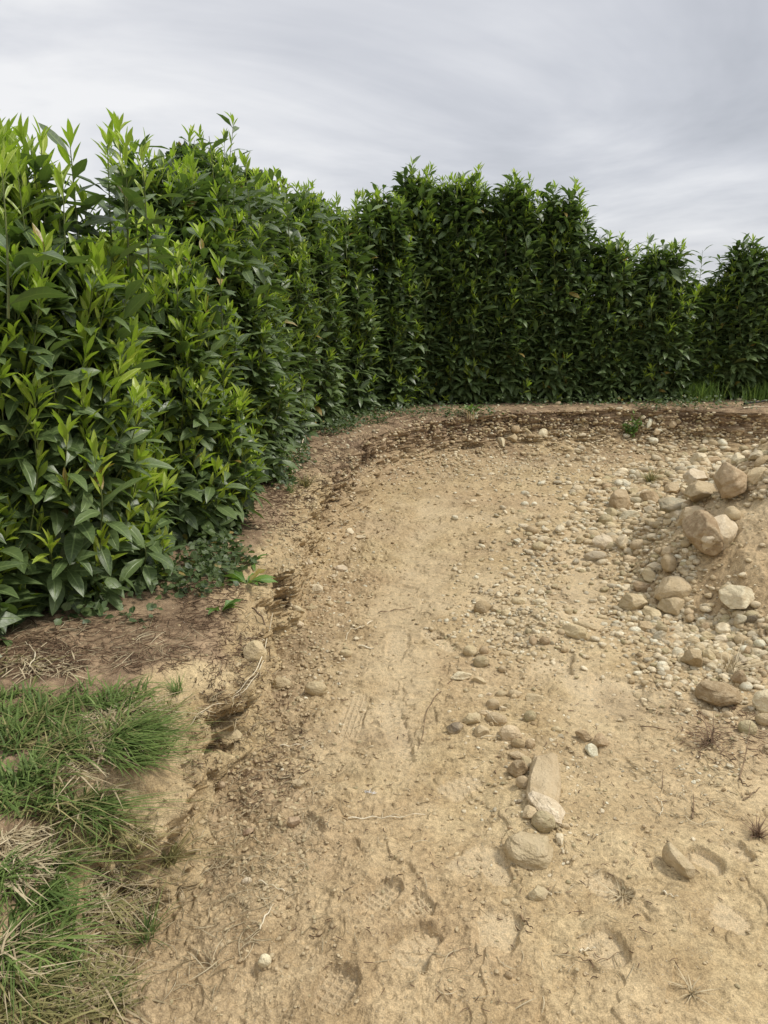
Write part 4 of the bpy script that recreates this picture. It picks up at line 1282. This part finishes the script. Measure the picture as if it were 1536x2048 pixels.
GT = ['tan', 'tan', 'tan', 'brown', 'pale', 'pale', 'pale', 'grey', 'white', 'olive']
scatter('gravel', [(1330, 1070, 280, 180, 2600, 4, 16), (1430, 1280, 150, 110, 2300, 4, 17), (1180, 930, 400, 40, 1800, 3, 8), (1150, 865, 430, 40, 1500, 3, 10),
                   (660, 1150, 90, 260, 1200, 3, 9), (1050, 1260, 160, 80, 900, 3, 12), (1080, 1560, 130, 160, 600, 3, 10), (850, 930, 180, 50, 700, 3, 8),
                   (1420, 1500, 140, 120, 400, 3, 9), (1440, 950, 130, 45, 900, 7, 22), (1310, 1220, 100, 70, 480, 7, 20), (1450, 1300, 100, 70, 650, 7, 24), (1260, 1040, 140, 80, 750, 7, 22), (1130, 1100, 120, 60, 260, 7, 18), (1050, 1220, 110, 60, 240, 6, 16)],
        'loose gravel strewn over the pit floor and heap', M_GRAVEL, GT)
scatter('soil_crumbs', [(900, 1600, 760, 460, 2800, 2.5, 9), (530, 1580, 130, 300, 1500, 3, 11), (600, 1250, 60, 200, 600, 3, 9), (980, 1100, 330, 200, 1500, 2.5, 7),
                        (600, 1000, 110, 130, 900, 3, 10), (1100, 850, 430, 32, 1300, 3, 8), (1420, 1150, 130, 150, 900, 3, 9)],
        'small crumbs and clods of dry earth on the pit floor', M_GRAVEL, ['tan', 'tan', 'tan', 'olive', 'brown', 'orange'])

# ------------------------------------------------------------------ grass, ground cover, litter, weeds, stalks
def in_zone(z):
    cx, cy, sx, sy = z
    a = random.uniform(0, 6.283); r = math.sqrt(random.random())
    return cx + sx * r * math.cos(a), cy + sy * r * math.sin(a)


def grass(name, zones, mat, label, kind='stuff', cat=None):
    """zones: cx, cy, sx, sy, n, lean (x, y), length, width, spread"""
    parts = []
    for (cx, cy, sx, sy, n, (lx, ly), Lm, wd, spr) in zones:
        tuf = [in_zone((cx, cy, sx, sy)) for _ in range(max(1, n // 22))]
        base, nn2, rn = [], [], []
        for (tx, ty) in tuf:
            if not (-140 < tx < 1680 and ty < 2230):
                continue
            loc, nr, dist = hit(tx, ty)
            if dist > 16:
                continue
            m = int(rng.integers(7, 20))
            o = np.array(loc) + np.stack([rng.normal(0, .016, m), rng.normal(0, .016, m), np.full(m, -.006)], -1)
            base.append(o)
            td = rng.normal(size=3) * .45
            nn2.append(np.array([lx, ly, 0]) + td + rng.normal(size=(m, 3)) * spr)
            rn.append(np.clip(rng.random() * .5 + rng.random(m) * .5, 0, 1))
        if not base:
            continue
        O_ = np.vstack(base); T_ = np.vstack(nn2); m = len(O_)
        T_[:, 2] = 0
        D_ = np.array([0, 0, 1.0]) + T_ * .55
        bend = T_ * .8 + np.array([0, 0, -1.0]) * (0.25 + .5 * rng.random(m))[:, None] * np.minimum(1, np.linalg.norm(T_, axis=1))[:, None]
        L_ = Lm * rng.uniform(.3, .95, m)
        parts.append(blades(O_, D_, bend, L_, wd * rng.uniform(.7, 1.9, m), np.concatenate(rn), 6))
    o = obj_from(name, parts, mat)
    tag(o, label, cat, None, kind)
    return o


grass('grass', [
    (200, 1395, 90, 34, 520, (.45, .2), .09, .0042, .7), (75, 1480, 95, 80, 1100, (.2, .1), .10, .0050, .6), (60, 1590, 75, 40, 600, (-.1, -.3), .09, .005, .6),
    (258, 1492, 58, 42, 900, (.7, .2), .125, .0042, .5), (170, 1635, 40, 50, 480, (.5, .1), .10, .0044, .6), (95, 1775, 36, 60, 380, (.5, .1), .09, .0044, .6),
    (50, 1890, 60, 45, 400, (.3, -.2), .10, .005, .6), (120, 1870, 36, 55, 220, (.1, -.1), .09, .005, .5), (20, 1790, 40, 60, 300, (.2, -.1), .09, .005, .5),
    (30, 1400, 50, 30, 200, (.1, .1), .08, .005, .6), (120, 1960, 130, 60, 260, (.1, .1), .07, .005, .6)],
    M_GRASS, 'tufted green grass on the near end of the terrace')
grass('half_dry_grass', [
    (110, 1980, 150, 85, 1500, (.2, -.1), .065, .0042, .8), (190, 1840, 50, 70, 220, (.4, -.2), .07, .004, .8), (40, 1330, 50, 20, 120, (.2, -.1), .06, .004, .8),
    (110, 1650, 130, 60, 600, (.4, 0), .08, .0042, .8), (280, 1450, 80, 60, 450, (.7, .1), .10, .004, .7), (260, 1690, 50, 40, 260, (.6, -.2), .07, .004, .7),
    (90, 1480, 100, 90, 500, (.3, .1), .10, .0042, .7), (20, 2020, 100, 60, 500, (.2, 0), .06, .004, .7)],
    M_OLIVE, 'half dry olive grass sloping down to the pit floor')
grass('dead_grass', [
    (235, 1440, 64, 30, 700, (.4, .1), .06, .0048, 1.8), (55, 1715, 75, 60, 250, (.1, -.1), .05, .0050, 2.0), (170, 1570, 90, 50, 300, (.2, -.1), .05, .004, 1.6), (165, 1500, 40, 50, 130, (.3, 0), .07, .005, 1.2),
    (200, 1800, 60, 60, 160, (.4, -.3), .05, .003, 1.4), (110, 1930, 150, 100, 700, (.2, -.2), .05, .0032, 1.8), (70, 1330, 70, 25, 120, (.4, -.2), .08, .0034, 1.2),
    (300, 1660, 40, 50, 50, (.5, -.3), .06, .003, 1.2), (200, 2010, 90, 50, 160, (.3, -.2), .06, .0034, 1.3)],
    M_HAY, 'bleached dead grass matted between the green tufts')
# bright weeds seen under the far hedge, standing behind it
O_ = np.stack([rng.uniform(3.3, 6.4, 5200), rng.uniform(9.35, 12.0, 5200), np.full(5200, .42)], -1)
T_ = rng.normal(size=(5200, 3)) * .35; T_[:, 2] = 0
w = obj_from('tall_grass', [blades(O_, T_ * .5 + np.array([0, 0, 1.0]), T_ * .8, rng.uniform(.14, .40, 5200), np.full(5200, .009), rng.random(5200), 5)],
             plain_mat('meadow_green', (0.10, 0.19, 0.035, 1), (0.26, 0.38, 0.08, 1), 12, .6, 'leaf', .3))
tag(w, None, None, None, 'stuff')
n = 1500
gx_ = np.concatenate([rng.normal(3.72, .10, n // 2), rng.normal(4.65, .22, n // 2)])
O_ = np.stack([gx_, rng.uniform(9.0, 9.5, n), np.full(n, .47)], -1)
T_ = rng.normal(size=(n, 3)) * .35; T_[:, 2] = 0
w = obj_from('tall_grass', [blades(O_, T_ * .5 + np.array([0, 0, 1.0]), T_ * .8, rng.uniform(.08, .26, n), np.full(n, .009), rng.random(n), 5)], bpy.data.materials['meadow_green'])
tag(w, 'bright green weeds under the gap in the far hedge', None, None, 'stuff')
# short growth on the land beyond
n = 9000
O_ = np.stack([rng.uniform(-9, 14, n), rng.uniform(10.4, 18, n), np.full(n, .42)], -1)
T_ = rng.normal(size=(n, 3)) * .35; T_[:, 2] = 0
w = obj_from('field_grass', [blades(O_, T_ * .5 + np.array([0, 0, 1.0]), T_ * .8, rng.uniform(.1, .3, n), np.full(n, .014), rng.random(n), 3)], M_GRASS)
tag(w, None, None, None, 'stuff')


def cover(name, zones, mat, label, size=.028, hgt=.10):
    parts = []
    for (cx, cy, sx, sy, n) in zones:
        base = []
        for _ in range(n):
            loc, nr, dist = hit(*in_zone((cx, cy, sx, sy)))
            if dist < 13:
                base.append(tuple(loc))
        O_ = np.array(base); m = len(O_)
        O_ = O_ + np.stack([rng.normal(0, .02, m), rng.normal(0, .02, m), rng.random(m) ** 1.3 * hgt], -1)
        D_ = rng.normal(size=(m, 3)) * np.array([1, 1, .45]) + np.array([0.15, -.25, .15])
        N_ = rng.normal(size=(m, 3)) * .45 + np.array([.1, -.2, 1.0])
        L_ = size * rng.uniform(.6, 1.35, m)
        parts.append(leaves(O_, D_, N_, L_ * 1.3, L_ * .95, rng.uniform(0, .4, m), rng.uniform(-.2, .8, m), rng.random(m), SR, WR, .1))
    o = obj_from(name, parts, mat)
    tag(o, label, None, None, 'stuff')


cover('ground_cover', [(462, 1005, 36, 44, 800), (410, 1075, 50, 26, 170), (320, 1175, 100, 24, 140), (200, 1235, 120, 14, 60), (440, 1130, 60, 35, 350), (560, 915, 60, 35, 700),
                       (655, 855, 60, 16, 900), (720, 845, 60, 8, 300), (850, 828, 150, 8, 500), (1200, 808, 250, 6, 700), (560, 960, 30, 25, 150), (1400, 815, 130, 5, 300), (380, 1160, 90, 40, 250)],
      M_COVER, 'low round-leaved ground cover under the hedge')

# litter: straw bits, twigs, fallen needles
def bits(name, zones, mat, label, wd=.0011):
    parts = []
    for (cx, cy, sx, sy, n, l0, l1) in zones:
        P_, r_ = [], []
        for _ in range(n):
            loc, nr, dist = hit(*in_zone((cx, cy, sx, sy)))
            if dist > 13:
                continue
            a = random.uniform(0, 6.283); L = random.uniform(l0, l1)
            d = np.array([math.cos(a), math.sin(a), random.uniform(-.08, .25)])
            sd = np.array([-d[1], d[0], 0]) * random.uniform(-.5, .5)
            lc_ = np.array(loc) + np.array([0, 0, .004])
            kk = np.linspace(-.5, .5, 5)[:, None]
            P_.append(lc_ + d * kk * L + sd * (kk ** 2) * L * 2 + np.array([0, 0, 1]) * (.25 - kk ** 2) * L * random.uniform(0, .35))
            r_.append(wd * random.uniform(.6, 1.5) * (0.6 + dist / 5))
        P_ = np.array(P_); r_ = np.array(r_)
        parts.append(tubes(P_, r_[:, None] * np.array([.6, 1, 1, .9, .4])[None], rng.random(len(P_)), 3))
    o = obj_from(name, parts, mat)
    tag(o, label, None, None, 'stuff')


bits('straw_litter', [(520, 1560, 150, 260, 620, .015, .07), (470, 1440, 70, 60, 150, .02, .08), (380, 1800, 160, 200, 260, .02, .10), (1000, 1500, 560, 520, 420, .012, .06),
                      (1400, 1500, 150, 160, 180, .02, .07), (1350, 1130, 190, 160, 160, .02, .06), (560, 1200, 90, 170, 170, .02, .08), (200, 1290, 220, 50, 170, .03, .10),
                      (640, 930, 80, 60, 160, .03, .10)], M_HAY, 'short bits of straw strewn over the soil', .0010)
bits('matted_roots', [(55, 1715, 70, 60, 420, .03, .09), (235, 1440, 66, 34, 260, .03, .09), (165, 1500, 60, 50, 90, .02, .07), (110, 1940, 150, 90, 420, .02, .07), (240, 1800, 80, 70, 200, .03, .09), (70, 1335, 80, 20, 60, .03, .08)], M_HAY, 'pale matted dead roots and runners between the tufts', .0019)
bits('twig_litter', [(250, 1290, 250, 60, 500, .02, .09), (590, 930, 110, 80, 900, .02, .08), (560, 1010, 70, 60, 400, .02, .07), (500, 1500, 130, 120, 380, .01, .04),
                     (420, 1200, 70, 60, 300, .02, .08), (900, 835, 300, 14, 500, .03, .08), (1450, 1470, 90, 60, 120, .02, .06), (1000, 1600, 540, 440, 350, .008, .03),
                     (480, 1330, 60, 90, 200, .02, .06), (80, 1310, 110, 45, 260, .02, .09)], M_LITTER, 'dark twig and leaf litter on the soil', .0012)
# roots hanging from the corner of the bank
P_, r_ = [], []
for (cx, cy, sx, sy, n) in ((700, 905, 45, 30, 260), (735, 900, 15, 35, 160), (690, 950, 40, 25, 110), (640, 990, 25, 40, 60), (505, 1270, 35, 60, 25), (900, 850, 150, 12, 160), (1150, 835, 250, 12, 130), (420, 1370, 30, 40, 30), (560, 1120, 30, 70, 40)):
    for _ in range(n):
        loc, nr, dist = hit(*in_zone((cx, cy, sx, sy)))
        L = random.uniform(.04, .16) * (.7 if cy > 1000 else 1)
        kk = np.linspace(0, 1, 6)[:, None]
        o_ = np.array(nr) * .02 + np.array([random.uniform(-.4, .4), random.uniform(-.3, .3), 0]) * .4
        P_.append(np.array(loc) + np.array([0, 0, .02]) + o_ * kk * L * 2 + np.array([0, 0, -1.0]) * kk ** 1.4 * L + rng.normal(size=(6, 3)) * .004)
        r_.append(random.uniform(.0008, .002))
w = obj_from('hanging_roots', [tubes(np.array(P_), np.array(r_)[:, None] * np.linspace(1, .4, 6)[None], rng.random(len(P_)), 3)], M_ROOT)
tag(w, 'fine brown roots hanging out of the cut bank', None, None, 'stuff')


def weed(name, px, py, size, n, label, cat='weed', style='rosette', mat=None, up=.5):
    loc, nr, dist = hit(px, py)
    root = empty(name, loc)
    tag(root, label, cat)
    org = np.array(loc)
    if style == 'rosette':
        a = rng.uniform(0, 6.28, n)
        D_ = np.stack([np.cos(a), np.sin(a), rng.uniform(up * .4, up * 1.6, n)], -1)
        L_ = size * rng.uniform(.6, 1.1, n)
        obj_from('leaves', [leaves(np.tile(org, (n, 1)), D_, np.tile([0, 0, 1.0], (n, 1)) + rng.normal(size=(n, 3)) * .2, L_, L_ * .24, rng.uniform(.1, .5, n), rng.uniform(.4, 1.3, n), rng.random(n), S7, W7, .35)], mat or M_WEED, root, org)
    elif style == 'bush':
        m = 10
        kk = np.linspace(0, 1, 6)[:, None]
        ps, O_, D_ = [], [], []
        for i in range(m):
            d = norm(np.array([random.uniform(-.7, .7), random.uniform(-.6, .1), 1.0]))
            p_ = org + d * kk * size * random.uniform(.5, 1) + rng.normal(size=(6, 3)) * .006
            ps.append(p_)
            for k in range(n // m):
                q = random.random()
                O_.append(p_[min(5, 1 + int(q * 5))]); D_.append(rng.normal(size=3) + d * .5)
        ps = np.array(ps)
        obj_from('stems', [tubes(ps, np.full((m, 6), .002), rng.random(m), 4)], M_STEM, root, org)
        O_ = np.array(O_); D_ = np.array(D_); k = len(O_)
        L_ = size * rng.uniform(.12, .25, k)
        obj_from('leaves', [leaves(O_, D_, rng.normal(size=(k, 3)) * .4 + np.array([0, 0, 1.]), L_, L_ * .4, rng.uniform(0, .4, k), rng.uniform(0, .8, k), rng.random(k), S5, W5)], mat or M_WEED, root, org)
    elif style == 'tuft':
        T_ = rng.normal(size=(n, 3)) * .6; T_[:, 2] = 0
        O_ = org + rng.normal(size=(n, 3)) * size * .10; O_[:, 2] = org[2] - .004
        obj_from('blades', [blades(O_, np.array([0, 0, 1.0]) + T_ * .6, T_ * up * 1.4 + np.array([0, 0, -.2]), size * rng.uniform(.5, 1.1, n), np.full(n, .003 * (.5 + dist / 4)), rng.random(n), 5)], mat or M_GRASS, root, org)
    return root


weed('leafy_weed', 494, 1168, .14, 13, 'leafy green dandelion-like weed on the lip of the left bank', up=.6)
weed('leafy_weed', 506, 1125, .08, 8, 'smaller rosette weed just behind the dandelion-like one', up=.9)
weed('leafy_weed', 442, 1225, .11, 8, 'small broad-leaved weed on bare soil below the ground cover', up=.9)
weed('grass_tuft', 612, 975, .12, 70, 'yellow-green grass tuft at the corner of the left bank', 'grass tuft', 'tuft', M_OLIVE, .3)
weed('grass_tuft', 580, 985, .09, 30, 'little green tuft left of the yellow-green one', 'grass tuft', 'tuft', M_GRASS, .3)
weed('grass_tuft', 355, 1385, .09, 40, 'green tuft at the foot of the bank beside the bleached straw', 'grass tuft', 'tuft', M_GRASS, .4)
weed('bushy_weed', 1262, 872, .26, 150, 'bushy grey-green weed growing from the back bank', style='bush')
weed('straw_tuft', 940, 838, .20, 26, 'tuft with pale straw roots on the edge of the back bank', 'grass tuft', 'tuft', M_HAY, .8)
weed('leafy_weed', 940, 826, .16, 10, 'upright green weed above the pale straw tuft of the back bank', up=1.4)
weed('grass_tuft', 1300, 963, .16, 60, 'sparse olive grass tuft among the far stones', 'grass tuft', 'tuft', M_OLIVE, .5)
weed('dry_weed', 1245, 1795, .05, 36, 'dried up curled weed at the edge of a boot print', 'dry weed', 'tuft', M_HAY, .9)
weed('dry_weed', 1515, 1672, .06, 60, 'dark dry weed remnant near the right picture edge', 'dry weed', 'tuft', M_LITTER, .6)
weed('dry_weed', 1385, 1985, .05, 26, 'withered grey weed near the bottom right', 'dry weed', 'tuft', M_HAY, .9)
weed('dry_weed', 1420, 1485, .09, 40, 'dark tangle of dry stems left of the greenish cobble', 'dry weed', 'tuft', M_LITTER, 1.1)
weed('root_tangle', 1455, 1345, .14, 46, 'pale root tangle between the brown boulders', 'root tangle', 'tuft', M_HAY, 1.0)
weed('dry_weed', 335, 1725, .10, 90, 'low olive weed tangle below the grass overhang', 'weed', 'tuft', M_OLIVE, .9)
weed('dry_weed', 295, 1880, .12, 50, 'small upright clump of dark grass at the lower left', 'grass tuft', 'tuft', M_GRASS, .3)


def stalk(pts, r, mat, label, name='dry_stalk', cat='stalk', lift=.006, parts=None, lifts=None):
    P_ = []
    for i, (px, py) in enumerate(pts):
        loc, nr, _ = hit(px, py)
        P_.append(np.array(loc) + np.array([0, 0, lifts[i] if lifts else lift]))
    P_ = np.array(P_)
    c = catmull(P_, 6) if len(P_) > 2 else P_[0] + (P_[1] - P_[0]) * np.linspace(0, 1, 6)[:, None]
    k = len(c)
    c = c + np.stack([0 * c[:, 0], 0 * c[:, 0], .004 * np.sin(np.arange(k) * 1.3)], -1)
    org = c.mean(0)
    o = obj_from(name, [tubes(c[None], (r * np.linspace(1, .45, k))[None], np.array([.5]), 6)], mat, None, org)
    o.location = org
    return tag(o, label, cat)


stalk([(546, 1238), (535, 1290), (518, 1345), (480, 1395), (440, 1425), (402, 1446)], .0022, M_STALK, 'long bleached stalk arching down the left bank from its lip', lift=.03)
stalk([(530, 1330), (505, 1375), (465, 1412), (410, 1432), (380, 1465)], .0018, M_STALK, 'second thinner bleached stalk beside the long arching one', lift=.025)
stalk([(745, 1244), (720, 1257), (700, 1262), (692, 1280), (689, 1304)], .003, M_STALK, 'pale crooked stalk bent like a hook on the pit floor')
stalk([(757, 1227), (790, 1222), (830, 1217)], .003, M_DSTALK, 'brown seed stalk lying above the hooked pale one')
stalk([(718, 1294), (748, 1299)], .006, M_STALK, 'short woody splinter left of the boot prints', 'wood_splinter', 'splinter')
stalk([(905, 1362), (872, 1395), (852, 1430), (846, 1470), (836, 1500)], .0025, M_DSTALK, 'thin dark stalk running down from the slab-like pale stone')
stalk([(1064, 1142), (1080, 1165), (1088, 1190), (1092, 1200)], .004, M_STALK, 'thin curved stalk in the mid distance')
stalk([(696, 1640), (745, 1638), (790, 1637), (850, 1630)], .0022, M_STALK, 'long pale seed husk stalk lying flat across the near floor')
stalk([(1155, 1919), (1178, 1925), (1210, 1922), (1245, 1905)], .0016, M_DSTALK, 'thin dark curved twig near the bottom right', 'twig', 'twig')
stalk([(1160, 1906), (1175, 1902), (1190, 1900)], .0030, M_STALK, 'short whitish root piece above the dark curved twig', 'root_piece', 'root piece')
stalk([(1326, 1787), (1340, 1794), (1356, 1797)], .0030, M_STALK, 'short whitish root piece below the loaf-shaped stone', 'root_piece', 'root piece')
stalk([(1311, 1597), (1322, 1608), (1325, 1622), (1319, 1633)], .0022, M_STALK, 'curved pale fibre lying above the loaf-shaped stone')
stalk([(560, 1494), (592, 1493), (624, 1484)], .0024, M_STALK, 'straight pale stalk on crumbs near the left bank')
stalk([(520, 1862), (530, 1838), (548, 1812)], .0026, M_STALK, 'bent straw standing out at the lower left floor')
stalk([(518, 1765), (545, 1775), (570, 1786)], .0022, M_STALK, 'straight straw right of the flat pale pebble')
stalk([(526, 905), (560, 916), (600, 928), (632, 942)], .005, M_STALK, 'pale stalk sticking out of the hedge over the bank corner', lift=.05)
stalk([(600, 908), (606, 895), (613, 878)], .006, M_STALK, 'short pale stick leaning at the foot of the hedge', 'stick', 'stick', lifts=[.01, .05, .09])
stalk([(632, 958), (690, 1000), (740, 1028), (800, 1045)], .0022, M_STALK, 'long thin pale fibre trailing from the bank corner over the floor')
stalk([(1352, 803), (1376, 817)], .012, M_STALK, 'short pale stick lying by the bright weeds', 'stick', 'stick', lift=.02)
stalk([(1488, 813), (1536, 806), (1600, 800)], .014, M_PIPE, 'black water pipe lying along the terrace at the right edge', 'water_pipe', 'pipe', lift=.03)
stalk([(1486, 818), (1510, 815), (1536, 815)], .008, M_STALK, 'pale stick under the black pipe', 'stick', 'stick', lift=.01)
stalk([(1478, 1560), (1490, 1520), (1496, 1478)], .0028, M_DSTALK, 'upright brown seed stalk in front of the greenish cobble', lifts=[0, .03, .07])
stalk([(1478, 1560), (1490, 1572), (1505, 1575)], .003, M_DSTALK, 'dark bent root at the base of the upright seed stalk', 'root_piece', 'root piece')
stalk([(1486, 1603), (1505, 1590), (1520, 1578)], .003, M_DSTALK, 'dark twig below the bent root at the right edge', 'twig', 'twig')
stalk([(1324, 1580), (1324, 1562)], .0025, M_DSTALK, 'short stub of a stem standing in the sand', lifts=[0, .04])
stalk([(1384, 1640), (1387, 1615), (1386, 1592)], .003, M_DSTALK, 'dark rotten stem lying towards the camera on the right', )
stalk([(1040, 1835), (1052, 1848), (1066, 1862)], .0028, M_DSTALK, 'little dark twig below the half-buried lump', 'twig', 'twig')
stalk([(1385, 1488), (1280, 1455), (1400, 1470), (1500, 1478)][1:], .0022, M_DSTALK, 'long thin dark stem reaching the greenish cobble from the left')
stalk([(962, 1478), (1004, 1472)], .0022, M_STALK, 'straw lying below the curved stone group')
stalk([(972, 1436), (996, 1462)], .0018, M_STALK, 'straw lying slanted across the oval stone', lift=.03)
stalk([(505, 1225), (525, 1245), (536, 1285), (541, 1330)], .004, M_ROOT, 'thick root arching over the face of the left bank', 'thick_root', 'root', lift=.02)
stalk([(60, 1345), (72, 1318), (58, 1300), (50, 1295)], .0022, M_STALK, 'pale bent twig on the bare soil under the nearest shrub', 'twig', 'twig', lift=.02)
stalk([(0, 1292), (60, 1288), (115, 1284)], .0025, M_DSTALK, 'long twig lying at the shaded foot of the nearest shrub', 'twig', 'twig', lift=.02)

# feather
loc, nr, _ = hit(738, 1586)
n = 46
org = np.array(loc)
ax = norm(np.array([.8, -.55, .1]))
qv = rng.random(n)
D_ = ax * .5 + rng.normal(size=(n, 3)) * .7
D_[:, 2] = np.abs(D_[:, 2]) * .5
f_ = obj_from('feather', [blades(org + ax * (qv[:, None] - .5) * .045 + np.array([0, 0, .003]), D_, rng.normal(size=(n, 3)) * .3, rng.uniform(.006, .016, n), np.full(n, .0022), rng.random(n), 4)], M_FEATHER, None, org)
f_.location = org
tag(f_, 'small crumpled white feather lying on the near floor', 'feather')
